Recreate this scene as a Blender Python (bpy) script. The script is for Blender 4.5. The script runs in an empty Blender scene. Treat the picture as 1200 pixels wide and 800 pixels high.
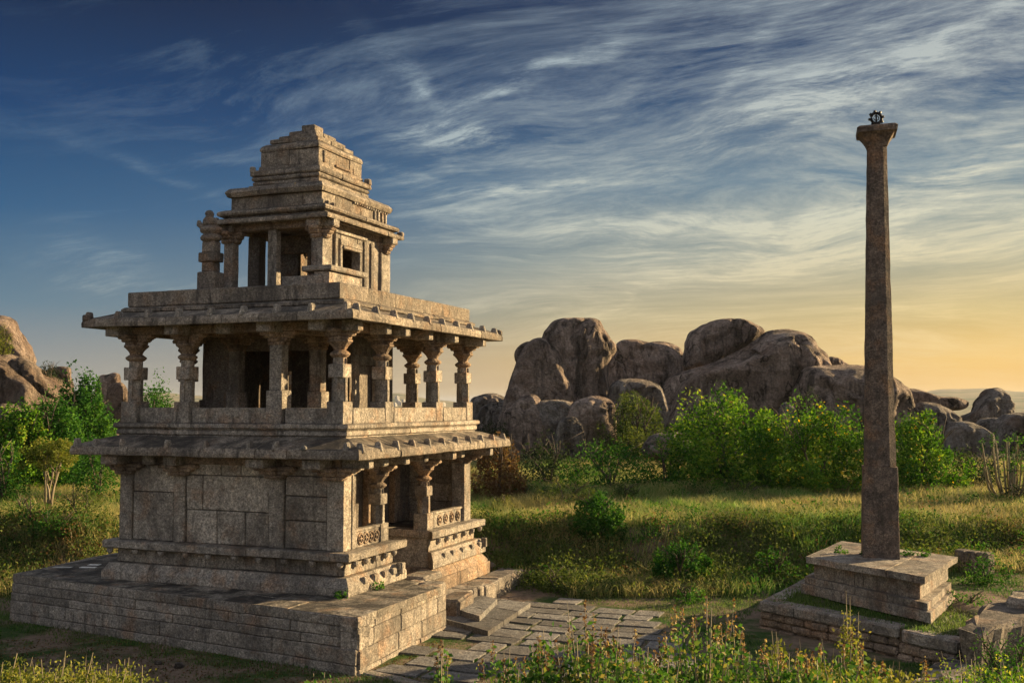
import bpy, math, random
import numpy as np
from mathutils import Vector, Matrix, noise as mn
PI = math.pi
R = math.radians
random.seed(7)
rs = np.random.RandomState(11)
scn = bpy.context.scene
col = scn.collection

# ------------------------------------------------------------------ camera
F, YAW, PITCH = 1212.4, R(21.578), R(3.512)
CAM = np.array([15.59, -26.26, 4.28])
fw = np.array([-math.sin(YAW)*math.cos(PITCH), math.cos(YAW)*math.cos(PITCH), math.sin(PITCH)])
rt = np.array([math.cos(YAW), math.sin(YAW), 0.0])
up = np.cross(rt, fw)
fwh = np.array([-math.sin(YAW), math.cos(YAW), 0.0])

def ray(x, y): return fw*F + rt*(x-600) - up*(y-400)
def atd(x, y, d): return CAM + ray(x, y)/F*d
def atz(x, y, z):
    r = ray(x, y); return CAM + r*((z-CAM[2])/r[2])

cd = bpy.data.cameras.new('camera'); co = bpy.data.objects.new('camera', cd); col.objects.link(co)
co.location = CAM; co.rotation_euler = (PI/2+PITCH, 0, YAW)
cd.sensor_width = 36; cd.lens = F/1200*36; cd.clip_start = .1; cd.clip_end = 20000
scn.camera = co

# ------------------------------------------------------------------ node helpers
class NT:
    def __init__(s, tree): s.t = tree; s.n = tree.nodes; s.l = tree.links; s.n.clear()
    def add(s, typ, **kw):
        n = s.n.new(typ)
        for k, v in kw.items():
            if k.startswith('i_'):
                key = k[2:].replace('_', ' ')
                n.inputs[key].default_value = v
            else: setattr(n, k, v)
        return n
    def link(s, a, b): s.l.new(a, b)
    def put(s, sock, v):
        if isinstance(v, (int, float)): sock.default_value = v
        elif isinstance(v, (tuple, list)): sock.default_value = tuple(v) if len(v) == len(sock.default_value) else tuple(v)+(1,)
        else: s.l.new(v, sock)
    def math(s, op, a, b=0.0, c=None, clamp=False):
        n = s.add('ShaderNodeMath', operation=op, use_clamp=clamp)
        s.put(n.inputs[0], a); s.put(n.inputs[1], b)
        if c is not None: s.put(n.inputs[2], c)
        return n.outputs[0]
    def mix(s, f, a, b, mode='MIX'):
        n = s.add('ShaderNodeMix', data_type='RGBA', blend_type=mode)
        s.put(n.inputs[0], f); s.put(n.inputs[6], a); s.put(n.inputs[7], b)
        return n.outputs[2]
    def ramp(s, f, stops, interp='LINEAR'):
        n = s.add('ShaderNodeValToRGB'); cr = n.color_ramp; cr.interpolation = interp
        while len(cr.elements) < len(stops): cr.elements.new(.5)
        for e, (p, c) in zip(cr.elements, stops):
            e.position = p; e.color = (c[0], c[1], c[2], 1) if isinstance(c, (tuple, list)) else (c, c, c, 1)
        s.put(n.inputs[0], f); return n.outputs[0]
    def noise(s, vec, scale, detail=4, rough=.55, dist=0.0, out=0):
        n = s.add('ShaderNodeTexNoise'); s.put(n.inputs['Vector'], vec)
        n.inputs['Scale'].default_value = scale; n.inputs['Detail'].default_value = detail
        n.inputs['Roughness'].default_value = rough; n.inputs['Distortion'].default_value = dist
        return n.outputs[out]
    def mapr(s, vec, scale=(1, 1, 1), rot=(0, 0, 0), loc=(0, 0, 0)):
        n = s.add('ShaderNodeMapping'); s.put(n.inputs['Vector'], vec)
        n.inputs['Scale'].default_value = scale; n.inputs['Rotation'].default_value = rot; n.inputs['Location'].default_value = loc
        return n.outputs[0]

def lin(r, g, b):
    f = lambda c: (c/255/12.92) if c/255 <= .04045 else ((c/255+.055)/1.055)**2.4
    return (f(r), f(g), f(b))

def stone_mat(name, c1=(.25, .228, .205), c2=(.40, .355, .30), stain=.8, topdark=.0, speck=1.0, warm=(.36, .19, .09), isl=.28, bump=.85, sc=1.0):
    m = bpy.data.materials.new(name); m.use_nodes = True; N = NT(m.node_tree)
    geo = N.add('ShaderNodeNewGeometry'); P = geo.outputs['Position']
    big = N.noise(P, .7*sc, 5, .6); mid = N.noise(P, 3.2*sc, 5, .65)
    base = N.mix(N.ramp(mid, [(.35, 0), (.65, 1)]), c1, c2)
    warmf = N.math('MULTIPLY', N.ramp(N.noise(N.mapr(P, loc=(9, 3, 5)), 1.3*sc, 4, .6), [(.52, 0), (.68, 1)]), .45)
    base = N.mix(warmf, base, warm)
    rnd = geo.outputs['Random Per Island']
    base = N.mix(1.0, base, N.ramp(rnd, [(0, 1-isl), (.5, 1.0), (1, 1+isl)]), 'MULTIPLY')
    fine = N.noise(P, 11*sc, 4, .85); vor = N.noise(N.mapr(P, loc=(3, 1, 7)), 21*sc, 2, .8)
    sp = N.ramp(fine, [(.30, .28), (.44, .78), (.56, 1.12), (.70, 1.9)])
    base = N.mix(.8*speck, base, N.mix(1.0, base, sp, 'MULTIPLY'))
    base = N.mix(.6*speck, base, N.mix(1.0, base, N.ramp(vor, [(.32, .25), (.5, 1.0), (.68, 1.9)]), 'MULTIPLY'))
    streak = N.noise(N.mapr(P, scale=(2.6, 2.6, .5)), 1.0*sc, 6, .7)
    sf = N.ramp(streak, [(.54, 0), (.68, stain)])
    base = N.mix(sf, base, (.045, .04, .036))
    broad = N.noise(N.mapr(P, scale=(1, 1, .7), loc=(1, 6, 4)), .55*sc, 8, .72)
    base = N.mix(N.ramp(broad, [(.50, 0), (.62, .62)]), base, (.085, .076, .07))
    lich = N.noise(N.mapr(P, loc=(5, 5, 5)), 5.0*sc, 6, .75)
    base = N.mix(N.ramp(lich, [(.64, 0), (.72, .5)]), base, (.38, .37, .33))
    if topdark > 0:
        nz = N.add('ShaderNodeSeparateXYZ'); N.link(geo.outputs['Normal'], nz.inputs[0])
        t = N.math('MULTIPLY', N.ramp(nz.outputs[2], [(.5, 0), (.8, 1)]), N.ramp(N.noise(N.mapr(P, loc=(2, 8, 1)), 1.1, 8, .72), [(.40, 0), (.56, topdark)]))
        base = N.mix(t, base, (.04, .037, .035))
    b = N.add('ShaderNodeBump', i_Strength=bump, i_Distance=.07)
    h = N.math('ADD', N.math('MULTIPLY', fine, .6), N.math('ADD', N.math('MULTIPLY', mid, 1.2), N.math('MULTIPLY', vor, .35)))
    N.link(h, b.inputs['Height'])
    bs = N.add('ShaderNodeBsdfPrincipled', i_Roughness=.92); bs.inputs['Specular IOR Level'].default_value = .2
    N.link(base, bs.inputs['Base Color']); N.link(b.outputs[0], bs.inputs['Normal'])
    o = N.add('ShaderNodeOutputMaterial'); N.link(bs.outputs[0], o.inputs[0])
    return m

def boulder_mat(name, c1, c2, c3, sc=1.0):
    m = bpy.data.materials.new(name); m.use_nodes = True; N = NT(m.node_tree)
    geo = N.add('ShaderNodeNewGeometry'); P = geo.outputs['Position']
    big = N.noise(P, .16*sc, 6, .62); mid = N.noise(P, .9*sc, 7, .7); fine = N.noise(P, 5*sc, 6, .75)
    base = N.mix(N.ramp(big, [(.38, 0), (.62, 1)]), c1, c2)
    base = N.mix(N.ramp(mid, [(.45, 0), (.7, .8)]), base, c3)
    base = N.mix(.8, base, N.mix(1.0, base, N.ramp(fine, [(.28, .3), (.5, 1), (.72, 1.9)]), 'MULTIPLY'))
    stv = N.noise(N.mapr(P, scale=(.7, .7, .07), rot=(.12, .1, 0)), 1.0, 6, .68)
    base = N.mix(N.ramp(stv, [(.50, 0), (.62, .8)]), base, (.028, .024, .022))
    spots = N.noise(N.mapr(P, loc=(4, 4, 4)), 1.7*sc, 8, .8)
    base = N.mix(N.ramp(spots, [(.58, 0), (.66, .55)]), base, (.27, .26, .24))
    vor = N.add('ShaderNodeTexVoronoi', feature='DISTANCE_TO_EDGE'); vor.inputs['Scale'].default_value = .22*sc
    wv = N.add('ShaderNodeVectorMath', operation='ADD'); N.link(N.mapr(P, scale=(1, 1, .6)), wv.inputs[0])
    wn = N.add('ShaderNodeVectorMath', operation='SCALE'); N.link(N.noise(P, .5, 5, .6, out=1), wn.inputs[0]); wn.inputs[3].default_value = 2.6
    N.link(wn.outputs[0], wv.inputs[1]); N.link(wv.outputs[0], vor.inputs['Vector'])
    crack = N.ramp(vor.outputs[0], [(0, 1), (.03, 0)])
    crk = N.math('MULTIPLY', crack, N.ramp(N.noise(P, .3, 3), [(.5, 0), (.6, 1)]))
    base = N.mix(N.math('MULTIPLY', crk, .8), base, (.02, .018, .016))
    st2 = N.noise(N.mapr(P, scale=(2.2, 2.2, .22), loc=(3, 3, 3)), 1.0, 8, .72)
    base = N.mix(N.ramp(st2, [(.50, 0), (.64, .6)]), base, (.035, .028, .024))
    base = N.mix(N.ramp(N.noise(N.mapr(P, loc=(8, 1, 2)), .5, 8, .7), [(.5, 0), (.66, .5)]), base, (.27, .17, .115))
    rn = N.noise(N.mapr(P, scale=(1, 1, .6), loc=(2, 2, 2), rot=(.3, .2, 0)), .42*sc, 7, .5)
    rid = N.math('SUBTRACT', 1.0, N.math('ABSOLUTE', N.math('MULTIPLY_ADD', rn, 2.0, -1.0)))
    rc2 = N.math('MULTIPLY', N.ramp(rid, [(.965, 0), (.99, 1)]), N.ramp(N.noise(P, .22, 3), [(.44, 0), (.54, 1)]))
    base = N.mix(N.math('MULTIPLY', rc2, .75), base, (.022, .018, .016))
    flk = N.add('ShaderNodeTexVoronoi', feature='F1'); flk.inputs['Scale'].default_value = .9*sc; N.link(wv.outputs[0], flk.inputs['Vector'])
    base = N.mix(.55, base, N.mix(1.0, base, N.ramp(flk.outputs['Color'], [(.1, .62), (.9, 1.4)]), 'MULTIPLY'))
    b = N.add('ShaderNodeBump', i_Strength=1.0, i_Distance=.6)
    h = N.math('SUBTRACT', N.math('ADD', N.math('MULTIPLY', mid, 1.6), N.math('ADD', N.math('MULTIPLY', fine, .95), stv)), N.math('ADD', N.math('MULTIPLY', crk, .6), N.math('ADD', N.math('MULTIPLY', rc2, .8), N.math('MULTIPLY', flk.outputs['Distance'], .5))))
    N.link(h, b.inputs['Height'])
    bs = N.add('ShaderNodeBsdfPrincipled', i_Roughness=.9); bs.inputs['Specular IOR Level'].default_value = .2
    N.link(base, bs.inputs['Base Color']); N.link(b.outputs[0], bs.inputs['Normal'])
    o = N.add('ShaderNodeOutputMaterial'); N.link(bs.outputs[0], o.inputs[0])
    return m

def leaf_mat(name, stops, trans=.36, rough=.55):
    """stops: ramp over the per-leaf tint"""
    m = bpy.data.materials.new(name); m.use_nodes = True; N = NT(m.node_tree)
    at = N.add('ShaderNodeAttribute', attribute_name='tint')
    geo = N.add('ShaderNodeNewGeometry')
    nz = N.noise(geo.outputs['Position'], .9, 3, .6)
    f = N.math('ADD', at.outputs['Fac'], N.math('MULTIPLY', N.math('SUBTRACT', nz, .5), .9), clamp=True)
    c = N.ramp(f, stops)
    bs = N.add('ShaderNodeBsdfPrincipled', i_Roughness=.8); bs.inputs['Specular IOR Level'].default_value = .12
    N.link(c, bs.inputs['Base Color'])
    tr = N.add('ShaderNodeBsdfTranslucent'); N.link(N.mix(1.0, c, (1.25, 1.15, .55), 'MULTIPLY'), tr.inputs['Color'])
    mx = N.add('ShaderNodeMixShader'); mx.inputs[0].default_value = trans
    N.link(bs.outputs[0], mx.inputs[1]); N.link(tr.outputs[0], mx.inputs[2])
    o = N.add('ShaderNodeOutputMaterial'); N.link(mx.outputs[0], o.inputs[0])
    return m

def plain_mat(name, c, rough=.8, metal=0.0, nscale=8, var=.3):
    m = bpy.data.materials.new(name); m.use_nodes = True; N = NT(m.node_tree)
    geo = N.add('ShaderNodeNewGeometry')
    n = N.noise(geo.outputs['Position'], nscale, 5, .65)
    cc = N.mix(1.0, c, N.ramp(n, [(.3, 1-var), (.7, 1+var)]), 'MULTIPLY')
    cc = N.mix(1.0, cc, N.ramp(geo.outputs['Random Per Island'], [(0, 1-var), (1, 1+var)]), 'MULTIPLY')
    bs = N.add('ShaderNodeBsdfPrincipled', i_Roughness=rough, i_Metallic=metal); N.link(cc, bs.inputs['Base Color'])
    b = N.add('ShaderNodeBump', i_Strength=.4, i_Distance=.02); N.link(n, b.inputs['Height']); N.link(b.outputs[0], bs.inputs['Normal'])
    o = N.add('ShaderNodeOutputMaterial'); N.link(bs.outputs[0], o.inputs[0])
    return m

M = {}
M['stone'] = stone_mat('granite_block', topdark=.5)
M['stone_tower'] = stone_mat('granite_tower', c1=(.19, .165, .14), c2=(.31, .265, .215), stain=.9, topdark=.8, warm=(.3, .18, .1))
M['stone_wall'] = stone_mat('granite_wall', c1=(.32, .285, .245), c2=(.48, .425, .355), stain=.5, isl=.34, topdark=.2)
M['stone_red'] = stone_mat('granite_reddish', c1=(.25, .19, .145), c2=(.35, .265, .195), topdark=.3)
M['stone_dark'] = stone_mat('granite_lichen_and_shade', c1=(.15, .13, .115), c2=(.24, .205, .17), stain=.8, topdark=.75)  # dark weathered stone; on interior walls the dark colour paints in the shade
M['platform'] = stone_mat('granite_platform', c1=(.22, .20, .18), c2=(.34, .30, .255), stain=.75, topdark=.3, warm=(.3, .15, .07))
M['platform_top'] = stone_mat('granite_platform_top', c1=(.2, .18, .155), c2=(.3, .27, .23), stain=.4, topdark=.95)
M['paver'] = stone_mat('worn_paver', c1=(.115, .113, .112), c2=(.185, .18, .175), stain=.5, isl=.35, warm=(.2, .17, .14))
M['pillar'] = stone_mat('pillar_granite', c1=(.085, .07, .062), c2=(.2, .155, .125), stain=.9, speck=1.0, isl=.08)
M['boulder'] = boulder_mat('boulder_granite', (.32, .245, .205), (.50, .395, .33), (.18, .14, .12))
M['boulder_pale'] = boulder_mat('boulder_granite_pale', (.27, .205, .165), (.37, .30, .245), (.2, .15, .12), 1.3)
M['boulder_grey'] = boulder_mat('boulder_granite_grey', (.27, .24, .22), (.38, .34, .31), (.18, .155, .14), 1.2)
G = lambda *a: [(p, c) for p, c in a]
M['leaf_bright'] = leaf_mat('leaf_bright', G((0, (.02, .08, .012)), (.4, (.05, .15, .016)), (.72, (.17, .34, .03)), (1, (.42, .45, .08))))
M['leaf_weed'] = leaf_mat('leaf_weed', G((0, (.03, .09, .02)), (.5, (.06, .17, .03)), (.85, (.14, .24, .05)), (1, (.30, .27, .10))), .3)
M['leaf_mid'] = leaf_mat('leaf_mid', G((0, (.014, .055, .012)), (.5, (.035, .13, .02)), (1, (.11, .25, .035))))
M['leaf_dark'] = leaf_mat('leaf_dark', G((0, (.010, .022, .012)), (.5, (.022, .045, .02)), (1, (.06, .085, .035))), .3)
M['leaf_olive'] = leaf_mat('leaf_olive', G((0, (.028, .05, .016)), (.5, (.07, .12, .03)), (1, (.20, .24, .07))), .35)
M['leaf_yellow'] = leaf_mat('leaf_yellow', G((0, (.06, .09, .015)), (.5, (.15, .19, .035)), (1, (.32, .31, .09))))
M['leaf_rust'] = leaf_mat('leaf_rust', G((0, (.06, .035, .02)), (.45, (.14, .08, .045)), (.75, (.2, .14, .08)), (1, (.08, .11, .04))), .35)
M['flower'] = leaf_mat('flower_yellow', G((0, (.6, .38, .02)), (1, (.85, .6, .03))), .4)
M['spike'] = leaf_mat('seed_spike', G((0, (.09, .045, .03)), (.5, (.19, .11, .065)), (.8, (.36, .27, .16)), (1, (.5, .42, .26))), .35)
M['stalk'] = leaf_mat('pale_stalk', G((0, (.25, .22, .15)), (1, (.5, .45, .3))), .3)
M['succulent'] = leaf_mat('succulent_stem', G((0, (.09, .1, .08)), (1, (.26, .26, .22))), .15)
M['bark'] = plain_mat('bark', (.09, .07, .055), .9)
M['bark_pale'] = plain_mat('bark_pale', (.2, .17, .12), .9)
M['iron'] = plain_mat('black_iron', (.012, .012, .014), .5, .6)
M['chalk'] = plain_mat('white_marking', (.5, .49, .46), .9, nscale=14, var=.5)
M['far_wall'] = plain_mat('far_wall', (.38, .36, .34), .9)
# grass blades
def grass_mat(name, green, straw, brown, patch=.09):
    m = bpy.data.materials.new(name); m.use_nodes = True; N = NT(m.node_tree)
    at = N.add('ShaderNodeAttribute', attribute_name='tint'); geo = N.add('ShaderNodeNewGeometry'); P = geo.outputs['Position']
    p1 = N.noise(P, patch, 4, .65); p2 = N.noise(N.mapr(P, loc=(7, 2, 0)), patch*2.4, 4, .6)
    f1 = N.math('ADD', N.ramp(p1, [(.39, 0), (.54, 1)]), N.math('MULTIPLY', N.math('SUBTRACT', at.outputs['Fac'], .5), .9), clamp=True)
    c = N.mix(f1, green, straw)
    f2 = N.math('ADD', N.ramp(p2, [(.5, 0), (.64, 1)]), N.math('MULTIPLY', N.math('SUBTRACT', at.outputs['Fac'], .5), .6), clamp=True)
    c = N.mix(N.math('MULTIPLY', f2, .75), c, brown)
    c = N.mix(1.0, c, N.ramp(at.outputs['Fac'], [(0, .6), (1, 1.35)]), 'MULTIPLY')
    bs = N.add('ShaderNodeBsdfPrincipled', i_Roughness=.6); bs.inputs['Specular IOR Level'].default_value = .25; N.link(c, bs.inputs['Base Color'])
    tr = N.add('ShaderNodeBsdfTranslucent'); N.link(c, tr.inputs['Color'])
    mx = N.add('ShaderNodeMixShader'); mx.inputs[0].default_value = .45
    N.link(bs.outputs[0], mx.inputs[1]); N.link(tr.outputs[0], mx.inputs[2])
    o = N.add('ShaderNodeOutputMaterial'); N.link(mx.outputs[0], o.inputs[0])
    return m
M['grass_meadow'] = grass_mat('grass_meadow', (.12, .32, .04), (.50, .43, .17), (.12, .10, .045))
M['grass_low'] = grass_mat('grass_low', (.04, .15, .018), (.13, .2, .04), (.09, .08, .04), .3)
def ground_mat():
    m = bpy.data.materials.new('ground_earth'); m.use_nodes = True; N = NT(m.node_tree)
    geo = N.add('ShaderNodeNewGeometry'); P = geo.outputs['Position']
    n1 = N.noise(P, .35, 8, .7); n2 = N.noise(P, 4, 8, .75); n3 = N.noise(P, 22, 4, .7)
    earth = N.mix(N.ramp(n2, [(.3, 0), (.7, 1)]), (.09, .065, .05), (.24, .18, .135))
    green = N.mix(N.ramp(n3, [(.3, 0), (.7, 1)]), (.018, .045, .01), (.05, .09, .022))
    c = N.mix(N.ramp(n1, [(.46, 0), (.56, 1)]), earth, green)
    # far away: dry scrub plain and wooded hills
    ds = N.add('ShaderNodeVectorMath', operation='LENGTH'); N.link(P, ds.inputs[0])
    farf = N.ramp(N.math('DIVIDE', ds.outputs['Value'], 1000.0), [(.12, 0), (.4, 1)])
    farc = N.mix(N.ramp(N.noise(P, .004, 8, .7), [(.4, 0), (.6, 1)]), (.06, .08, .04), (.2, .17, .11))
    c = N.mix(farf, c, farc)
    bs = N.add('ShaderNodeBsdfPrincipled', i_Roughness=.95); bs.inputs['Specular IOR Level'].default_value = .1; N.link(c, bs.inputs['Base Color'])
    b = N.add('ShaderNodeBump', i_Strength=.7, i_Distance=.06); N.link(N.math('ADD', n2, N.math('MULTIPLY', n3, .5)), b.inputs['Height']); N.link(b.outputs[0], bs.inputs['Normal'])
    o = N.add('ShaderNodeOutputMaterial'); N.link(bs.outputs[0], o.inputs[0])
    return m
M['ground'] = ground_mat()

# ------------------------------------------------------------------ mesh helpers
def wear(p, a=.012):
    v = Vector(p)
    n = mn.noise_vector(v*1.7)*a + mn.noise_vector(v*6.1)*(a*.55)
    return (p[0]+n.x, p[1]+n.y, p[2]+n.z)

class MB:
    def __init__(s): s.v = []; s.f = []; s.smooth = []
    def add(s, vs, fs, smooth=False):
        o = len(s.v); s.v += [tuple(v) for v in vs]; s.f += [tuple(o+i for i in f) for f in fs]; s.smooth += [smooth]*len(fs)
    def box(s, x0, x1, y0, y1, z0, z1, rot=0, piv=None, ch=.018, cell=.45, amp=.010, taper=0.0, taperz=None):
        """a worn block: chamfered, subdivided, its faces slightly uneven"""
        dx, dy, dz = x1-x0, y1-y0, z1-z0
        ch = min(ch, dx*.3, dy*.3, dz*.3)
        def cuts(a, b):
            n = max(1, int(round((b-a)/cell))); n = min(n, 24)
            return [a, a+ch]+[a+ch+(b-a-2*ch)*i/n for i in range(1, n)]+[b-ch, b]
        X, Y, Z = cuts(x0, x1), cuts(y0, y1), cuts(z0, z1)
        nx, ny, nz = len(X), len(Y), len(Z); idx = {}; vs = []; fs = []
        cx, cy = (x0+x1)/2, (y0+y1)/2; px, py = piv if piv else (cx, cy)
        cr, sr = math.cos(rot), math.sin(rot)
        def vid(i, j, k):
            if (i, j, k) in idx: return idx[(i, j, k)]
            p = [X[i], Y[j], Z[k]]
            e = [(i == 0)-(i == nx-1), (j == 0)-(j == ny-1), (k == 0)-(k == nz-1)]
            nb = sum(1 for q in e if q)
            if nb >= 2:
                for q in range(3): p[q] += e[q]*ch*.6
            if taper:
                t = (p[2]-z0)/dz; sc = 1-taper*t; p[0] = cx+(p[0]-cx)*sc; p[1] = cy+(p[1]-cy)*sc
            if rot:
                a, b = p[0]-px, p[1]-py; p[0] = px+a*cr-b*sr; p[1] = py+a*sr+b*cr
            idx[(i, j, k)] = len(vs); vs.append(wear(p, amp) if amp else tuple(p)); return idx[(i, j, k)]
        for i in range(nx-1):
            for j in range(ny-1):
                fs.append((vid(i, j, 0), vid(i, j+1, 0), vid(i+1, j+1, 0), vid(i+1, j, 0)))
                fs.append((vid(i, j, nz-1), vid(i+1, j, nz-1), vid(i+1, j+1, nz-1), vid(i, j+1, nz-1)))
        for i in range(nx-1):
            for k in range(nz-1):
                fs.append((vid(i, 0, k), vid(i+1, 0, k), vid(i+1, 0, k+1), vid(i, 0, k+1)))
                fs.append((vid(i, ny-1, k), vid(i, ny-1, k+1), vid(i+1, ny-1, k+1), vid(i+1, ny-1, k)))
        for j in range(ny-1):
            for k in range(nz-1):
                fs.append((vid(0, j, k), vid(0, j, k+1), vid(0, j+1, k+1), vid(0, j+1, k)))
                fs.append((vid(nx-1, j, k), vid(nx-1, j+1, k), vid(nx-1, j+1, k+1), vid(nx-1, j, k+1)))
        s.add(vs, fs)
    def course(s, rect, prof, seg=1.4, gap=.014, jit=.012, sides='fblr', amp=.010, cell=.35, rng=None):
        """a ring of long blocks round a rectangle; prof = closed polygon of (outward offset, z)"""
        x0, x1, y0, y1 = rect; rng = rng or random
        S = {'f': ((x0, y0), (x1, y0), (0, -1)), 'r': ((x1, y0), (x1, y1), (1, 0)), 'b': ((x1, y1), (x0, y1), (0, 1)), 'l': ((x0, y1), (x0, y0), (-1, 0))}
        n = len(prof)
        for k in sides:
            A, B, nn = S[k]; L = math.hypot(B[0]-A[0], B[1]-A[1]); t = ((B[0]-A[0])/L, (B[1]-A[1])/L)
            ns = max(1, int(round(L/seg))); cuts = [0.0]
            for i in range(1, ns): cuts.append(L*i/ns+rng.uniform(-.22, .22)*L/ns)
            cuts.append(L)
            for i in range(ns):
                a, b = cuts[i], cuts[i+1]; do = rng.uniform(-jit, jit); dz = rng.uniform(-jit, jit)*.5
                m = max(1, int(round((b-a)/cell))); vs = []; fs = []
                for q in range(m+1):
                    for (o, z) in prof:
                        lo = a+gap/2 if i > 0 else a-o
                        hi = b-gap/2 if i < ns-1 else b+o
                        u = lo+(hi-lo)*q/m
                        oo = o+do
                        vs.append(wear((A[0]+t[0]*u+nn[0]*oo, A[1]+t[1]*u+nn[1]*oo, z+dz), amp))
                for q in range(m):
                    for j in range(n):
                        j2 = (j+1) % n
                        fs.append((q*n+j, (q+1)*n+j, (q+1)*n+j2, q*n+j2))
                fs.append(tuple(range(n))); fs.append(tuple(m*n+j for j in reversed(range(n))))
                s.add(vs, fs)
    def lathe(s, c, prof, n=16, cap=True, smooth=False, amp=.004, sq=0.0, rot=0.0):
        vs = []; fs = []; m = len(prof)
        for (r, z) in prof:
            for i in range(n):
                a = 2*PI*i/n+rot; rr = r
                if sq: rr = r/max(abs(math.cos(a)), abs(math.sin(a)))**sq
                vs.append(wear((c[0]+rr*math.cos(a), c[1]+rr*math.sin(a), c[2]+z), amp))
        for k in range(m-1):
            for i in range(n):
                j = (i+1) % n; fs.append((k*n+i, k*n+j, (k+1)*n+j, (k+1)*n+i))
        if cap: fs.append(tuple(reversed(range(n)))); fs.append(tuple((m-1)*n+i for i in range(n)))
        s.add(vs, fs, smooth)
    def prism(s, poly, z0, z1, amp=.01, top=None, cell=.6):
        """vertical prism over a polygon, its sides subdivided so that they can be uneven"""
        pts = []; n = len(poly); top = top or poly; ptt = []
        for i in range(n):
            a, b = poly[i], poly[(i+1) % n]; c, d = top[i], top[(i+1) % n]
            L = math.hypot(b[0]-a[0], b[1]-a[1]); m = max(1, int(L/cell))
            for q in range(m):
                t = q/m; pts.append((a[0]+(b[0]-a[0])*t, a[1]+(b[1]-a[1])*t)); ptt.append((c[0]+(d[0]-c[0])*t, c[1]+(d[1]-c[1])*t))
        m = len(pts); vs = [wear((p[0], p[1], z0), amp) for p in pts]+[wear((p[0], p[1], z1), amp) for p in ptt]
        fs = [(i, (i+1) % m, m+(i+1) % m, m+i) for i in range(m)]+[tuple(reversed(range(m))), tuple(m+i for i in range(m))]
        s.add(vs, fs)
    def tube(s, pts, rad, n=6):
        vs = []; fs = []; P = [Vector(p) for p in pts]; m = len(P)
        for i, p in enumerate(P):
            t = (P[min(i+1, m-1)]-P[max(i-1, 0)]).normalized()
            a = t.cross(Vector((0, 0, 1)));
            if a.length < .1: a = t.cross(Vector((1, 0, 0)))
            a.normalize(); b = t.cross(a); r = rad[i] if isinstance(rad, (list, tuple)) else rad
            for j in range(n):
                th = 2*PI*j/n; vs.append(p+a*(r*math.cos(th))+b*(r*math.sin(th)))
        for i in range(m-1):
            for j in range(n):
                k = (j+1) % n; fs.append((i*n+j, i*n+k, (i+1)*n+k, (i+1)*n+j))
        fs.append(tuple(reversed(range(n)))); fs.append(tuple((m-1)*n+j for j in range(n)))
        s.add(vs, fs, True)
    def build(s, name, mat, parent=None, loc=None, origin=(0, 0, 0)):
        me = bpy.data.meshes.new(name)
        o = origin
        me.from_pydata([(v[0]-o[0], v[1]-o[1], v[2]-o[2]) for v in s.v], [], s.f)
        me.polygons.foreach_set('use_smooth', s.smooth); me.materials.append(mat); me.update()
        ob = bpy.data.objects.new(name, me); col.objects.link(ob)
        if parent: ob.parent = parent
        if loc is not None: ob.location = loc
        return ob

def tag(o, label=None, cat=None, group=None, kind=None):
    if label: o['label'] = label
    if cat: o['category'] = cat
    if group: o['group'] = group
    if kind: o['kind'] = kind
    return o
def empty(name, loc, label=None, cat=None, group=None, rz=0):
    o = bpy.data.objects.new(name, None); col.objects.link(o); o.location = loc; o.rotation_euler = (0, 0, rz)
    o.empty_display_size = .3
    return tag(o, label, cat, group)
def copy_tree(o, parent=None):
    c = o.copy(); col.objects.link(c); c.parent = parent
    for ch in list(o.children): copy_tree(ch, c)
    return c

def np_mesh(name, V, faces_n, mat, tint=None, origin=(0, 0, 0), parent=None, loc=None, smooth=False):
    """V: (k, faces_n, 3) one polygon each"""
    k = V.shape[0]; me = bpy.data.meshes.new(name)
    me.vertices.add(k*faces_n); me.vertices.foreach_set('co', (V.reshape(-1, 3)-np.array(origin)).astype(np.float32).ravel())
    me.loops.add(k*faces_n); me.loops.foreach_set('vertex_index', np.arange(k*faces_n, dtype=np.int32))
    me.polygons.add(k); me.polygons.foreach_set('loop_start', np.arange(0, k*faces_n, faces_n, dtype=np.int32))
    me.polygons.foreach_set('loop_total', np.full(k, faces_n, dtype=np.int32))
    me.update(calc_edges=True)
    if tint is not None:
        a = me.attributes.new('tint', 'FLOAT', 'POINT'); a.data.foreach_set('value', np.repeat(tint, faces_n).astype(np.float32))
    me.materials.append(mat)
    ob = bpy.data.objects.new(name, me); col.objects.link(ob)
    if parent: ob.parent = parent
    if loc is not None: ob.location = loc
    return ob

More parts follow.
